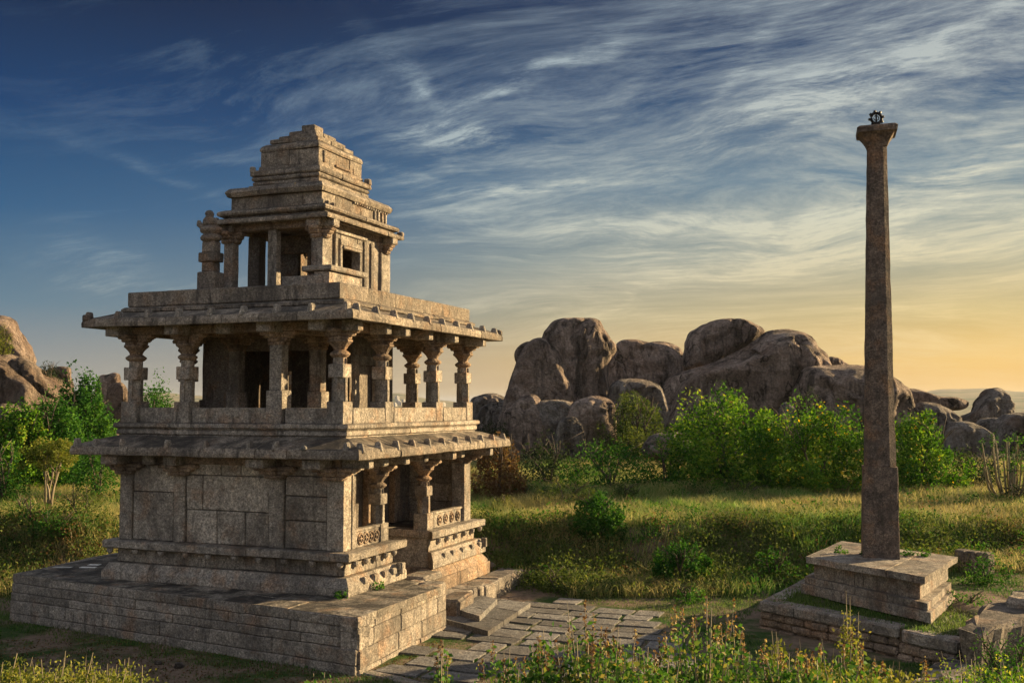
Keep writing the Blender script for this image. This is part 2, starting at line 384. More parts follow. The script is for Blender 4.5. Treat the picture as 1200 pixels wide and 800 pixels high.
# ------------------------------------------------------------------ terrain
GZ = -2.62
def sstep(a, b, x):
    t = np.clip((x-a)/(b-a), 0, 1); return t*t*(3-2*t)
def lump(x, y, s, ph=0.0):
    return (np.sin(x*s+1.3+ph)*np.cos(y*s*1.13+.4-ph)+.5*np.sin(x*s*2.3-y*s*1.7+ph*2)+.25*np.sin(x*s*4.9+y*s*4.1+ph))/1.75
def H(x, y):
    x = np.asarray(x, float); y = np.asarray(y, float)
    dx, dy = x-CAM[0], y-CAM[1]
    d = dx*fwh[0]+dy*fwh[1]; l = dx*rt[0]+dy*rt[1]
    z = np.full(x.shape, GZ)
    # bank that the photographer stands on
    z = np.maximum(z, np.minimum(3.95-.269*d, 2.6))
    dd = d+lump(x, y, .22)*1.6
    z = z+sstep(37.5, 41, dd)*.35+sstep(40, 43.2, dd)*1.5+sstep(44, 70, dd)*.9+sstep(68, 92, d)*1.4
    z = z+lump(x, y, .5, 1.0)*.26*sstep(38, 46, d)+lump(x, y, 1.7, 2.0)*.05*sstep(38, 46, d)+lump(x, y, 2.3)*.025
    # higher ground to the right of the tall pillar
    z = np.maximum(z, GZ+.9*sstep(12.2, 13.6, l)*sstep(24, 28, d)-.0)
    # temple stands on its own levelled ground
    m = sstep(4, .5, np.maximum(np.maximum(-12.5-x, x-2.2), np.maximum(-4-y, y-10.5)))
    z = z*(1-m)+np.minimum(z, -2.2)*m
    # ridge falls to the plain, hills beyond
    r = np.sqrt(dx*dx+dy*dy)
    z = z-sstep(110, 420, r)*(34)
    az = np.arctan2(dx, dy)
    hill = .55+.28*np.sin(az*9+1.0)+.17*np.sin(az*23+.3)+.07*np.sin(az*61)+.03*np.sin(az*140)
    z = z+sstep(1500, 4600, r)*(92*hill+8)
    return z
def Hs(x, y): return float(H(np.array([x]), np.array([y]))[0])
def ground_at(px, d):
    """point on the ground under pixel column px at depth d"""
    P = CAM+fwh*d+rt*((px-600)/F*d)
    return np.array([P[0], P[1], Hs(P[0], P[1])])

rad = [0.0]; r_ = 1.0
while r_ < 9000:
    rad.append(r_); r_ += max(.45, r_*.022)
rad = np.array(rad); na = 540
# finer wedge in front of the camera
fa = np.concatenate([np.linspace(-PI, -.75, 60, endpoint=False), np.linspace(-.75, .75, 380, endpoint=False), np.linspace(.75, PI, 60, endpoint=False)])
na = len(fa); fang = math.atan2(fwh[0], fwh[1])
AZ = fang+fa
RR, AA = np.meshgrid(rad[1:], AZ, indexing='ij')
GX = CAM[0]+RR*np.sin(AA); GY = CAM[1]+RR*np.cos(AA); GZZ = H(GX, GY)
verts = np.stack([GX, GY, GZZ], -1).reshape(-1, 3); nr = len(rad)-1
faces = []
for i in range(nr-1):
    a = np.arange(na); b = (a+1) % na
    faces.append(np.stack([i*na+a, (i+1)*na+a, (i+1)*na+b, i*na+b], -1))
faces = np.concatenate(faces)
cidx = len(verts); verts = np.vstack([verts, [CAM[0], CAM[1], Hs(CAM[0], CAM[1])]])
tris = [(cidx, int(a), int((a+1) % na)) for a in range(na)]
me = bpy.data.meshes.new('ground'); me.from_pydata(verts.tolist(), [], [tuple(f) for f in faces.tolist()]+tris)
me.polygons.foreach_set('use_smooth', [True]*len(me.polygons)); me.materials.append(M['ground']); me.update()
g = bpy.data.objects.new('ground', me); col.objects.link(g); tag(g, 'earth and scrub ground running from the temple court to the far hills', 'ground', kind='structure')

# ------------------------------------------------------------------ THE TEMPLE
T0 = (-4.1, 4.6, -1.15)
temple = empty('stone_temple', T0, 'three-tiered open-pillared granite temple standing on the stone platform', 'temple')
def tb(mb, name, mat='stone', parent=None, label=None):
    """build in world coordinates, parented to the temple"""
    if parent is None or parent is temple: o = mb.build(name, M[mat], temple, origin=T0)
    else: o = mb.build(name, M[mat], parent, origin=T0)
    if label: o['label'] = label
    return o
rg = random.Random(3)
WX0, WX1, WY0, WY1 = -8.2, 0.0, 0.0, 9.2
GAPY0, GAPY1 = 2.98, 5.35          # porch opening in the right-hand face
SW = .42
# base mouldings: front, left, back rings + two wings at the right
def prof_rect(o0, o1, z0, z1, c=.02):
    return [(o0, z0), (o1-c, z0), (o1, z0+c), (o1, z1-c), (o1-c, z1), (o0, z1)]
def wing_course(mb, prof, **kw):
    """profile round front/left/back full, and round the two wings of the porch side"""
    mb.course((WX0, WX1, WY0, WY1), prof, sides='flb', **kw)
    mb.course((WX1-2.2, WX1, WY0, GAPY0-.12), prof, sides='r', **kw)
    mb.course((WX1-2.2, WX1, GAPY1+.12, WY1), prof, sides='r', **kw)
    # returns into the recess
    mb.course((WX1-2.2, WX1, WY0, GAPY0-.12), [(o*.35-.1 if o > 0 else o, z) for o, z in prof], sides='b', **kw)
    mb.course((WX1-2.2, WX1, GAPY1+.12, WY1), [(o*.35-.1 if o > 0 else o, z) for o, z in prof], sides='f', **kw)
mb = MB()
wing_course(mb, [(-.5, -1.17), (.34, -1.17), (.36, -1.14), (.36, -.92), (.2, -.66), (-.5, -.66)], seg=1.5, rng=rg)
base = tb(mb, 'base_course')
# small carved notches on the sunlit base course
def one(name, mat, par, *a, **k):
    mb = MB(); mb.box(*a, **k); return tb(mb, name, mat, par)
for y in (.55, 1.15, 1.75, 2.3): one('carved_boss', 'stone', base, .26, .40, y-.05, y+.22, -.93, -.72, amp=.004, ch=.03)
one('carved_boss', 'stone', base, .30, .52, 2.62, 2.84, -.95, -.60, amp=.01); one('carved_boss', 'stone', base, .30, .47, 2.55, 2.61, -.80, -.62, amp=.01)
for y in (6.0, 6.7, 7.5, 8.3, 9.0): one('carved_boss', 'stone', base, .26, .39, y-.05, y+.2, -.93, -.74, amp=.004, ch=.03)
one('carved_boss', 'stone', base, .30, .5, 9.25, 9.4, -.95, -.62)
mb = MB(); wing_course(mb, prof_rect(-.5, .03, -.65, -.23), seg=1.1, rng=rg); tb(mb, 'recessed_course', 'stone')
mb = MB(); wing_course(mb, [(-.5, -.22), (.25, -.22), (.36, -.17), (.37, .02), (.33, .055), (-.5, .055)], seg=1.6, rng=rg, jit=.02); ledge = tb(mb, 'ledge')
def drop(x, y):
    mb = MB(); mb.lathe((x, y, -.38), [(.03, 0), (.08, .05), (.10, .10), (.10, .17)], 8); tb(mb, 'ledge_drop', 'stone', ledge)
k = -8.3
while k < .2:
    drop(k, -.29); k += .92+rg.uniform(-.1, .1)
for y in (.15, .75, 1.35, 1.95, 2.5, 5.7, 6.4, 7.1, 7.8, 8.5, 9.2): drop(.28, y)
# courses under the far wing, down to the ground
mb = MB()
mb.course((WX1-2.2, WX1, GAPY1+.05, WY1), [(-.5, -1.5), (.42, -1.5), (.42, -1.42), (.22, -1.18), (-.5, -1.18)], seg=1.3, sides='rbf', rng=rg)
mb.course((WX1-2.2, WX1, GAPY1+.0, WY1+.1), prof_rect(-.5, .46, -1.97, -1.51), seg=1.4, sides='rbf', rng=rg)
tb(mb, 'lower_course', 'stone_red')
# solid core under the floor
mb = MB(); mb.box(WX0+.1, WX1-2.0, WY0+.1, WY1-.1, -2.6, -.02, amp=0); mb.box(WX1-2.05, WX1-.35, WY0+.15, GAPY0-.4, -2.6, -.03, amp=0); mb.box(WX1-2.05, WX1-.35, GAPY1+.5, WY1-.15, -2.6, -.035, amp=0)
tb(mb, 'floor_core', 'stone_dark')
# floor and inner wall of the ground floor
mb = MB(); 
mb.box(-2.3, -2.05, GAPY0-.4, GAPY1+.5, -1.4, -.02, ch=.02)
for i, (z0, z1, xx) in enumerate(((-1.75, -1.42, -.55), (-1.42, -1.1, -.95), (-1.1, -.78, -1.35), (-.78, -.40, -1.75))):
    mb.box(-2.05, xx, GAPY0-.35, GAPY1+.45, z0, z1, cell=.5)
tb(mb, 'entrance_steps', 'stone_dark')
mb = MB()
mb.box(-2.75, -2.45, .25, 9.0, 0.0, 2.75, cell=.9)
tb(mb, 'inner_wall', 'stone_dark')  # ground-floor interior shade put into the wall colour
for y in (.9, 2.9, 4.0, 5.3, 7.2):
    mb = MB(); mb.box(-2.44, -2.20, y, y+.42, .05, 2.6); tb(mb, 'inner_pilaster', 'stone_red')
mb = MB(); mb.box(-2.44, -2.3, 3.35, 3.98, 2.1, 2.35); tb(mb, 'lintel', 'stone_red')
# left-hand (shaded) wall: big blocks, four pilasters
def wall_blocks(mb, x0, x1, z0, z1, rows, y, splits, depth=.35):
    zs = [z0+(z1-z0)*r for r in rows]
    for r in range(len(zs)-1):
        sp = [0]+splits[r]+[1]
        for i in range(len(sp)-1):
            a, b = x0+(x1-x0)*sp[i], x0+(x1-x0)*sp[i+1]; j = rg.uniform(-.012, .012)
            mb.box(a+.016, b-.016, y+j, y+depth, zs[r]+.013, zs[r+1]-.013, ch=.02, cell=.4, amp=.012)
mb = MB()
wall_blocks(mb, -7.70, -6.10, .05, 2.42, [0, .64, 1], .02, [[], []])
wall_blocks(mb, -5.65, -2.60, .05, 2.72, [0, .38, .78, 1], .03, [[.38, .72], [.2], [.42, .66]])
wall_blocks(mb, -2.05, -.60, .05, 2.72, [0, .31, .58, .80, 1], .03, [[], [], [], []])
mb.box(-7.95, -.25, .28, .6, 0, 2.74, cell=2, amp=0)
tb(mb, 'wall', 'stone_wall')
mb = MB()   # far sides, plain blocks
for r in range(4):
    z0 = .05+r*.67
    for i in range(5): mb.box(-8.15, -7.8, .75+i*1.68+.01, .75+(i+1)*1.68-.01, z0+.008, z0+.66)
    for i in range(5): mb.box(-7.5+i*1.4+.01, -7.5+(i+1)*1.4-.01, 8.85, 9.18, z0+.008, z0+.66)
tb(mb, 'rear_wall')
def corbel(mb, x, y, z0, z1, w, L1, L2, dirs):
    """bracket with stepped, curved arms"""
    h = z1-z0
    for (dx, dy) in dirs:
        for (a, L) in ((0, L1), (.34, (L1+L2)/2), (.62, L2)):
            b = min(1.0, a+.40)
            if dx: mb.box(min(x, x+dx*L), max(x, x+dx*L), y-w/2, y+w/2, z0+h*a, z0+h*b, ch=.05, amp=.012)
            else: mb.box(x-w/2, x+w/2, min(y, y+dy*L), max(y, y+dy*L), z0+h*a, z0+h*b, ch=.05, amp=.012)
for (x0, x1) in ((-8.2, -7.72), (-6.08, -5.67), (-2.58, -2.07), (-.58, -.02)):
    mb = MB(); mb.box(x0, x1, -.035, .42, .056, 2.2, ch=.02)
    p = tb(mb, 'pilaster', 'stone_wall')
    mb = MB(); c = (x0+x1)/2
    corbel(mb, c, -.06, 2.10, 2.46, .34, .34, .72, ((1, 0), (-1, 0))); corbel(mb, c, 0.1, 2.10, 2.46, .34, .40, .66, ((0, -1),))
    tb(mb, 'bracket', 'stone_red', p)
# right-hand corner posts
for (y0, y1) in ((8.42, 9.0),):
    mb = MB(); mb.box(-.52, -.0, y0, y1, .056, 2.2, ch=.02); p = tb(mb, 'corner_post')
    mb = MB(); corbel(mb, -.22, (y0+y1)/2, 2.16, 2.46, .3, .34, .75, ((0, 1), (0, -1), (1, 0))); tb(mb, 'bracket', 'stone_red', p)
# near corner post is deep: its sunlit side carries a capital of its own
mb = MB(); mb.box(-.55, .0, .44, .66, .056, 2.3, ch=.02); corbel(mb, -.2, .4, 2.24, 2.46, .26, .3, .55, ((1, 0), (0, 1)))
tb(mb, 'corner_post')

# ornate column, base at the origin, height 3.05 before scaling
def make_column(s=1.0, ornate=True, w=1.0, dirs=((1, 0), (-1, 0), (0, 1), (0, -1))):
    root = None
    mb = MB()
    q = lambda z: z*s
    if ornate:
        mb.box(-.28*w, .28*w, -.28*w, .28*w, 0, q(.66), ch=.02)
        mb.lathe((0, 0, 0), [(.205*w, q(.64)), (.20*w, q(1.40))], 8, rot=PI/8)
        for a in range(4): 
            th = a*PI/2; mb.box(.12*w, .235*w, -.07, .07, q(.66), q(1.36), rot=th, piv=(0, 0), ch=.01)
        mb.box(-.25*w, .25*w, -.25*w, .25*w, q(1.36), q(1.76), ch=.02)
        mb.lathe((0, 0, 0), [(.2*w, q(1.74)), (.2*w, q(1.98))], 12)
        mb.box(-.17*w, .17*w, -.17*w, .17*w, q(1.76), q(1.93), rot=PI/4, ch=.01)
        shaft = mb.build('column', M['stone'])
        mb = MB()
        mb.lathe((0, 0, 0), [(.16, q(1.94)), (.24*w, q(1.97)), (.30*w, q(2.03)), (.30*w, q(2.08)), (.22*w, q(2.14)), (.18*w, q(2.17)), (.19*w, q(2.2))], 16)
        mb.lathe((0, 0, 0), [(.19*w, q(2.19)), (.23*w, q(2.27)), (.31*w, q(2.36)), (.37*w, q(2.41)), (.37*w, q(2.47)), (.2, q(2.48))], 8, rot=PI/8, sq=.15)
        cap = mb.build('capital', M['stone_red'], shaft)
    else:
        mb.box(-.27*w, .29*w, -.26*w, .26*w, 0, q(1.0), ch=.02)
        mb.box(-.215*w, .215*w, -.2*w, .2*w, q(1.0), q(2.44), ch=.03)
        shaft = mb.build('column', M['stone'])
        mb = MB(); mb.box(-.25*w, .25*w, -.24*w, .24*w, q(2.36), q(2.48), ch=.03); cap = mb.build('capital', M['stone_red'], shaft)
    mb = MB(); corbel(mb, 0, 0, q(2.46), q(2.80), .30*w, .34, .62, dirs)
    mb.build('bracket', M['stone_red'], shaft)
    return shaft
colA = make_column(); colB = make_column(ornate=False)
colS = make_column(s=.84, w=.92)
def place(proto, x, y, z, rz=0.0, first=[], sc=None):
    o = copy_tree(proto, temple); o.location = (x-T0[0], y-T0[1], z-T0[2]); o.rotation_euler = (0, 0, rz)
    if sc: o.scale = sc
    return o
UZ = 3.72
gx = (-7.83, -5.80, -2.42, -.30); gy = (.16, 2.72, 6.38, 8.95)
for i, x in enumerate(gx):
    for j, y in enumerate(gy):
        if 0 < i < 3 and 0 < j < 3: continue
        plain = (i == 2 and j == 0)
        place(colB if plain else colA, x, y, UZ, rz=rg.choice([0, PI/2, PI]) if not plain else 0, sc=(1, 1, 1.0) if not (i == 0 and j == 0) else (1.08, 1.08, 1))
# ground floor porch columns
place(colS, -.30, 2.50, .056); place(colS, -.30, 5.72, .056)
for pr_ in (colA, colB, colS):
    for c in list(pr_.children): bpy.data.objects.remove(c)
    bpy.data.objects.remove(pr_)

# balustrades of the porch wings with four carved rings each
for (y0, y1) in ((.68, 2.30), (6.02, 8.40)):
    mb = MB(); mb.box(-.28, -.10, y0, y1, .056, .60, ch=.015)
    mb.box(-.29, -.06, y0, y1, .53, .61, ch=.015)
    bl = tb(mb, 'balustrade')
    mb = MB(); n = 4; st = (y1-y0-.35)/n
    for i in range(n):
        yc = y0+.25+st*(i+.5)
        pts = [(-.09, yc+.15*math.cos(t*PI/5), .30+.155*math.sin(t*PI/5)) for t in range(11)]
        mb.tube(pts, .035, 5); mb.tube([(-.09, yc-.08, .30), (-.09, yc+.08, .30)], .03, 5); mb.tube([(-.09, yc, .22), (-.09, yc, .38)], .03, 5)
    tb(mb, 'carved_ring', 'stone_red', bl)
# ground-floor beams and beam ends, ceiling
mb = MB()
mb.box(-8.2, -.1, -.12, .3, 2.47, 2.72, cell=.6); mb.box(-.5, -.08, .1, 9.15, 2.47, 2.72, cell=.6)
mb.box(-8.2, -7.8, .3, 9.1, 2.47, 2.72); mb.box(-7.8, -.5, 8.75, 9.1, 2.47, 2.72)
tb(mb, 'beam', 'stone_red')
for x, L in ((-7.95, .85), (-6.9, .35), (-5.87, .6), (-2.55, .85), (-.62, .85)):
    mb = MB(); mb.box(x-.33 if L > .8 else x-.2, x+.28, -L+.02, .1, 2.44, 2.73, ch=.03); tb(mb, 'beam_end')
for y, L in ((.12, .8), (1.35, .62), (2.5, .75), (4.1, .6), (5.75, .85), (7.0, .6), (8.75, .95)):
    mb = MB(); mb.box(-.1, L, y-.16, y+.16, 2.45, 2.73, ch=.03); tb(mb, 'beam_end')
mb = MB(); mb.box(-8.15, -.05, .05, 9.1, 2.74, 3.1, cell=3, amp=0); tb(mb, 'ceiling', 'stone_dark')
# lower eave: sloping slabs
mb = MB(); EP = [(-.25, 2.76), (.5, 2.80), (1.04, 2.735), (1.07, 2.76), (1.075, 2.86), (1.035, 3.0), (1.0, 3.03), (.6, 3.16), (.18, 3.30), (-.25, 3.36)]
mb.course((WX0, WX1, WY0, WY1), EP, seg=1.25, gap=.02, jit=.018, rng=rg, amp=.016)
eave = tb(mb, 'lower_eave', 'stone_tower')
def knob(parent, x, y, z, ax, s=1.0, mat='stone'):
    mb = MB(); s *= 1.15
    if ax == 'x': mb.box(x-.26*s, x+.02, y-.075*s, y+.075*s, z-.08, z+.19*s, ch=.03, taper=.5, amp=.02)
    else: z += .05; mb.box(x-.075*s, x+.075*s, y-.02, y+.26*s, z-.1, z+.17*s, ch=.04, taper=.35, amp=.015)
    return tb(mb, 'eave_knob', mat, parent)
for i in range(11): knob(eave, 1.06, -.75+i*1.06, 3.0, 'x', 1.0)
for x in (-9.1, -8.35, -7.3, -5.6, -4.2, -2.65, -1.75, .6): knob(eave, x, -1.06, 3.0, 'y', .95)
mb = MB(); mb.lathe((-.75, -1.0, 3.0), [(.02, -.02), (.08, 0), (.10, .05), (.08, .11), (.03, .14)], 10, smooth=True); k_ = tb(mb, 'eave_knob', 'paver', eave); k_['label'] = 'pale round knob'
# mouldings under the middle storey
mb = MB()
mb.course((WX0, WX1, WY0, WY1), prof_rect(-.5, .05, 3.18, 3.36), seg=1.9, rng=rg)
mb.course((WX0, WX1, WY0, WY1), prof_rect(-.5, .11, 3.365, 3.52, .03), seg=1.9, rng=rg)
mb.course((WX0, WX1, WY0, WY1), [(-.5, 3.525), (.09, 3.525), (.19, 3.60), (.19, 3.69), (.15, 3.72), (-.5, 3.72)], seg=2.2, rng=rg)
tb(mb, 'floor_moulding')
mb = MB(); mb.box(-7.8, -.4, .4, 8.8, 3.05, 3.705, cell=3, amp=0); tb(mb, 'middle_floor', 'stone_dark')
# balustrades of the middle storey
def rail(x0, x1, y0, y1):
    mb = MB(); mb.box(x0, x1, y0, y1, UZ+.002, UZ+.475, ch=.02, cell=.4, amp=.012); tb(mb, 'balustrade')
for (a, b) in ((-7.52, -6.06), (-5.50, -2.72), (-2.10, -.60)):
    rail(a, b, .02, .22); rail(a, b, 8.9, 9.1)
for (a, b) in ((.46, 2.42), (3.02, 6.08), (6.68, 8.65)):
    rail(-.22, -.02, a, b); rail(-8.05, -7.85, a, b)
# cella of the middle storey
mb = MB()
z0, z1 = 3.71, 6.75
mb.box(-7.55, -6.25, 3.1, 3.4, z0, z1, cell=.6)
mb.box(-7.6, -6.2, 3.0, 3.1, z0, z0+.75)
mb.box(-3.35, -3.12, 3.25, 3.5, z0, z1)
mb.box(-5.9, -3.2, 3.1, 3.5, 6.1, z1)
mb.box(-7.55, -7.25, 3.4, 7.0, z0, z1)
for (a, b) in ((-7.25, -6.62), (-6.36, -3.86), (-3.60, -2.2)): mb.box(a, b, 6.75, 7.0, z0, z1, cell=1)
mb.box(-6.65, -6.3, 6.76, 6.98, 5.55, z1); mb.box(-3.9, -3.55, 6.76, 6.98, 5.9, z1)
mb.box(-2.5, -2.2, 5.75, 6.75, z0, z1); mb.box(-2.5, -2.2, 4.1, 5.75, 5.6, z1); mb.box(-2.45, -2.25, 4.55, 5.7, z0, 5.6)
cella = tb(mb, 'cella_wall', 'stone_dark')  # cella shade painted in: stone colour darker than outside
mb = MB(); mb.box(-2.2, -2.05, 4.05, 4.35, z0, 5.85); mb.box(-2.2, -2.05, 5.45, 5.8, z0, 5.85); mb.box(-2.2, -2.02, 4.0, 5.85, 5.65, 5.95); tb(mb, 'door_frame', 'stone', cella)
colI = make_column(ornate=False, w=.95)
for x, y in ((-6.0, 2.95), (-2.80, 2.95), (-2.4, 5.9)): place(colI, x, y, UZ)
for c in list(colI.children): bpy.data.objects.remove(c)
bpy.data.objects.remove(colI)
# beams of the middle storey, beam ends
mb = MB()
mb.box(-8.05, -.1, -.04, .36, 6.50, 6.76, cell=.6); mb.box(-.5, -.1, .36, 9.15, 6.50, 6.76, cell=.6)
mb.box(-8.05, -7.65, .36, 9.15, 6.50, 6.76, cell=.8); mb.box(-7.65, -.5, 8.78, 9.15, 6.5, 6.76, cell=.8)
mb.box(-7.65, -.5, 2.8, 3.15, 6.5, 6.755, cell=.8); mb.box(-7.65, -.5, 6.2, 6.55, 6.5, 6.755, cell=.8)
mb.box(-6.0, -5.65, .36, 8.78, 6.5, 6.75, cell=.8); mb.box(-2.6, -2.25, .36, 8.78, 6.5, 6.75, cell=.8)
tb(mb, 'beam', 'stone_red')
for x in (-8.1, -5.8, -4.15, -2.42, -.62):
    mb = MB(); mb.box(x-.27, x+.25, -.66 if x != -4.15 else -.30, 0, 6.44, 6.77, ch=.025); tb(mb, 'beam_end')
for y, L in ((.05, .45), (1.7, .5), (2.72, .62), (4.6, .5), (6.38, .62), (8.75, .66)):
    mb = MB(); mb.box(-.1, L, y-.17, y+.17, 6.44, 6.77, ch=.025); tb(mb, 'beam_end')
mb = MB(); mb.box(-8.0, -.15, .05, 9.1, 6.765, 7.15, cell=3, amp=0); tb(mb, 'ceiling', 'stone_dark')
# upper eave
mb = MB(); EP2 = [(-.25, 6.775), (.4, 6.80), (.76, 6.70), (.79, 6.72), (.795, 6.84), (.76, 6.96), (.4, 7.08), (.05, 7.2), (-.25, 7.24)]
mb.course((WX0, WX1, WY0-.2, WY1+.2), EP2, seg=1.2, gap=.02, jit=.016, rng=rg, amp=.016)
eave2 = tb(mb, 'upper_eave', 'stone_tower')
for i in range(10): knob(eave2, .78, -.55+i*1.14, 6.95, 'x', 1.05)
for i in range(9): knob(eave2, -8.85+i*1.17, -.98, 6.95, 'y', 1.05)
one('corner_horn', 'stone_dark', eave2, -9.0, -8.7, -1.02, -.80, 6.9, 7.12, ch=.05); one('corner_horn', 'stone_dark', eave2, .55, .82, 9.9, 10.15, 6.9, 7.12, ch=.05)
# cornice and parapet
mb = MB(); mb.course((WX0, WX1, WY0-.15, WY1+.15), [(-.6, 7.2), (-.10, 7.2), (0.0, 7.25), (.01, 7.33), (-.06, 7.39), (-.6, 7.39)], seg=1.8, rng=rg, jit=.02); tb(mb, 'cornice', 'stone_tower')
mb = MB(); mb.course((-8.01, -.19, -.07, 9.27), prof_rect(-.45, 0, 7.40, 7.88, .03), seg=2.0, rng=rg, jit=.008); tb(mb, 'parapet', 'stone_tower')
mb = MB(); mb.box(-7.7, -.5, .3, 8.9, 7.1, 7.55, cell=3, amp=0); tb(mb, 'roof_slab', 'stone_dark')

# top shrine
CX, CY = -3.76, 3.97
SX0, SX1, SY0, SY1 = -5.62, -1.96, 1.82, 6.30
mb = MB(); mb.box(SX0-.1, SX1+.1, SY0-.1, SY1+.1, 7.5, 7.9, cell=.8); tb(mb, 'shrine_floor')
def squarecol(x0, x1, y0, y1, z0, z1, br=True, dirs=((1, 0), (-1, 0), (0, 1), (0, -1)), mat='stone'):
    mb = MB(); mb.box(x0, x1, y0, y1, z0, z1, ch=.02); p = tb(mb, 'shrine_post', mat)
    if br:
        mb = MB(); corbel(mb, (x0+x1)/2, (y0+y1)/2, z1-.02, z1+.36, .34, .32, .5, dirs); tb(mb, 'bracket', 'stone_red', p)
ZT = 9.62
squarecol(-2.38, -1.97, 1.80, 2.22, 7.9, ZT); squarecol(-5.75, -5.40, 1.80, 2.15, 7.9, ZT)
squarecol(-5.75, -5.40, 5.9, 6.3, 7.9, ZT); squarecol(-2.36, -1.95, 5.62, 6.28, 7.9, ZT)
squarecol(-4.08, -3.74, 1.86, 2.14, 7.9, ZT+.34, br=False)
squarecol(-5.45, -5.0, 2.7, 3.1, 7.9, ZT+.3, br=False, mat='stone_dark')
# inner walls: sunlit side with door frame, rear walls with a slit
mb = MB()
mb.box(-2.30, -2.06, 2.22, 3.02, 7.9, 10.05, cell=.5); mb.box(-2.28, -2.04, 4.12, 5.62, 7.9, 10.05, cell=.5)
mb.box(-2.29, -2.05, 3.02, 4.12, 9.45, 10.05, cell=.5)
sw_ = mb; mb = MB(); mb.box(-5.1, -2.4, 3.6, 3.85, 9.45, 10.05); mb.box(-3.7, -3.45, 3.6, 3.85, 7.9, 9.5); mb.box(-3.4, -2.5, 3.55, 3.8, 7.9, 9.5)
mb.box(-5.55, -5.3, 4.4, 6.1, 7.9, 10.05); mb.box(-5.3, -4.45, 4.2, 4.4, 7.9, 10.05)
mb.box(-4.2, -2.3, 6.02, 6.25, 7.9, 10.05, cell=.8); tb(mb, 'inner_wall', 'stone_dark'); mb = sw_  # shrine chamber's gloom put into the colour with the darker stone
sw = tb(mb, 'shrine_wall', 'stone')
mb = MB()
for (y0, y1, xo) in ((2.60, 2.78, -1.98), (2.86, 3.02, -1.95), (4.12, 4.30, -1.95), (4.48, 4.68, -1.98), (4.95, 5.15, -1.98)):
    mb.box(-2.06, xo, y0, y1, 7.9, 9.72 if xo > -1.97 else 9.85, ch=.02)
mb.box(-2.06, -1.93, 2.86, 4.30, 9.50, 9.68, ch=.02); mb.box(-2.06, -1.97, 2.60, 4.70, 9.88, 10.0, ch=.02); mb.box(-2.04, -1.90, 3.0, 4.2, 9.40, 9.49, ch=.02)
tb(mb, 'door_frame', 'stone', sw)
# beam ring
mb = MB()
mb.box(SX0, SX1-.02, SY0-.02, SY0+.35, 9.96, 10.24, cell=.6); mb.box(SX1-.4, SX1-.03, SY0+.35, SY1, 9.98, 10.24, cell=.6)
mb.box(SX0, SX0+.35, SY0+.35, SY1, 9.98, 10.24, cell=.8); mb.box(SX0+.35, SX1-.4, SY1-.35, SY1, 9.98, 10.24, cell=.8)
tb(mb, 'beam', 'stone_red')
for (x, y, dx, dy) in ((-2.2, 1.9, 0, -.36), (-2.2, 2.0, .42, 0), (-2.2, 5.95, .42, 0), (-5.55, 1.95, 0, -.30)):
    mb = MB()
    if dx: mb.box(x, x+dx+.2, y-.2, y+.2, 9.93, 10.2, ch=.03)
    else: mb.box(x-.25, x+.25, y+dy, y, 9.93, 10.2, ch=.03)
    tb(mb, 'beam_end')
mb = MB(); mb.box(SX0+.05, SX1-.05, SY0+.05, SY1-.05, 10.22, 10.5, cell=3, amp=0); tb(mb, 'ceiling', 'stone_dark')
# low seat slab against the near corner of the shrine
mb = MB(); mb.box(-3.05, -1.55, 1.15, 1.72, 7.86, 8.30, ch=.02); mb.box(-1.9, -1.35, 1.2, 3.1, 7.86, 8.42, cell=.4); seat = tb(mb, 'seat_block')
mb = MB(); mb.box(-2.3, -1.22, 1.1, 3.4, 8.43, 8.60, ch=.03, cell=.4); tb(mb, 'seat_slab', 'stone', seat)
# pyramidal roof tiers
def tier(hx, hy, prof, name, mat='stone_tower', seg=1.4, jit=.015, cx=CX, cy=CY):
    mb = MB(); mb.course((cx-hx, cx+hx, cy-hy, cy+hy), prof, seg=seg, rng=rg, jit=jit, amp=.014)
    zs = [z for _, z in prof]; mb.box(cx-hx+.25, cx+hx-.25, cy-hy+.25, cy+hy-.25, min(zs)+.01, max(zs)-.03, amp=0, cell=3)
    return tb(mb, name, mat)
e3 = tier(2.19, 2.54, [(-.7, 10.27), (-.35, 10.28), (0, 10.16), (.02, 10.2), (.01, 10.3), (-.2, 10.38), (-.7, 10.46)], 'shrine_eave')
one('corner_horn', 'stone', e3, CX+2.0, CX+2.22, CY+2.38, CY+2.58, 10.28, 10.46, ch=.04, amp=.02); one('corner_horn', 'stone', e3, CX-2.22, CX-2.02, CY-2.56, CY-2.36, 10.28, 10.42, ch=.04, amp=.02)
for i in range(3): one('carved_boss', 'stone', e3, CX+1.75, CX+1.93, CY-2.4+i*.33, CY-2.28+i*.33, 10.62, 10.78, ch=.03, amp=.02)
tier(2.05, 2.45, [(-.6, 10.42), (-.12, 10.42), (0, 10.47), (.03, 10.53), (0, 10.6), (-.15, 10.66), (-.6, 10.66)], 'roof_moulding')
wc = tier(1.73, 2.14, prof_rect(-.4, 0, 10.67, 11.09), 'roof_course', seg=.9)
mb = MB()
for y in np.arange(CY+1.2, CY+2.0, .26): mb.box(CX+1.70, CX+1.78, y, y+.11, 10.7, 11.05, ch=.02)
for y in np.arange(CY-.2, CY+2.2, .16): mb.box(CX+1.70, CX+1.80, y, y+.08, 11.02, 11.09, ch=.01)
tb(mb, 'dentil', 'stone', wc)
tier(1.83, 2.29, [(-.5, 11.10), (-.02, 11.10), (0, 11.13), (.05, 11.24), (.02, 11.3), (-.06, 11.39), (-.5, 11.4)], 'roof_cornice')
tier(1.36, 1.72, prof_rect(-.4, 0, 11.41, 11.56), 'roof_course')
tier(1.28, 1.62, prof_rect(-.4, 0, 11.57, 11.68), 'roof_course', seg=.6)
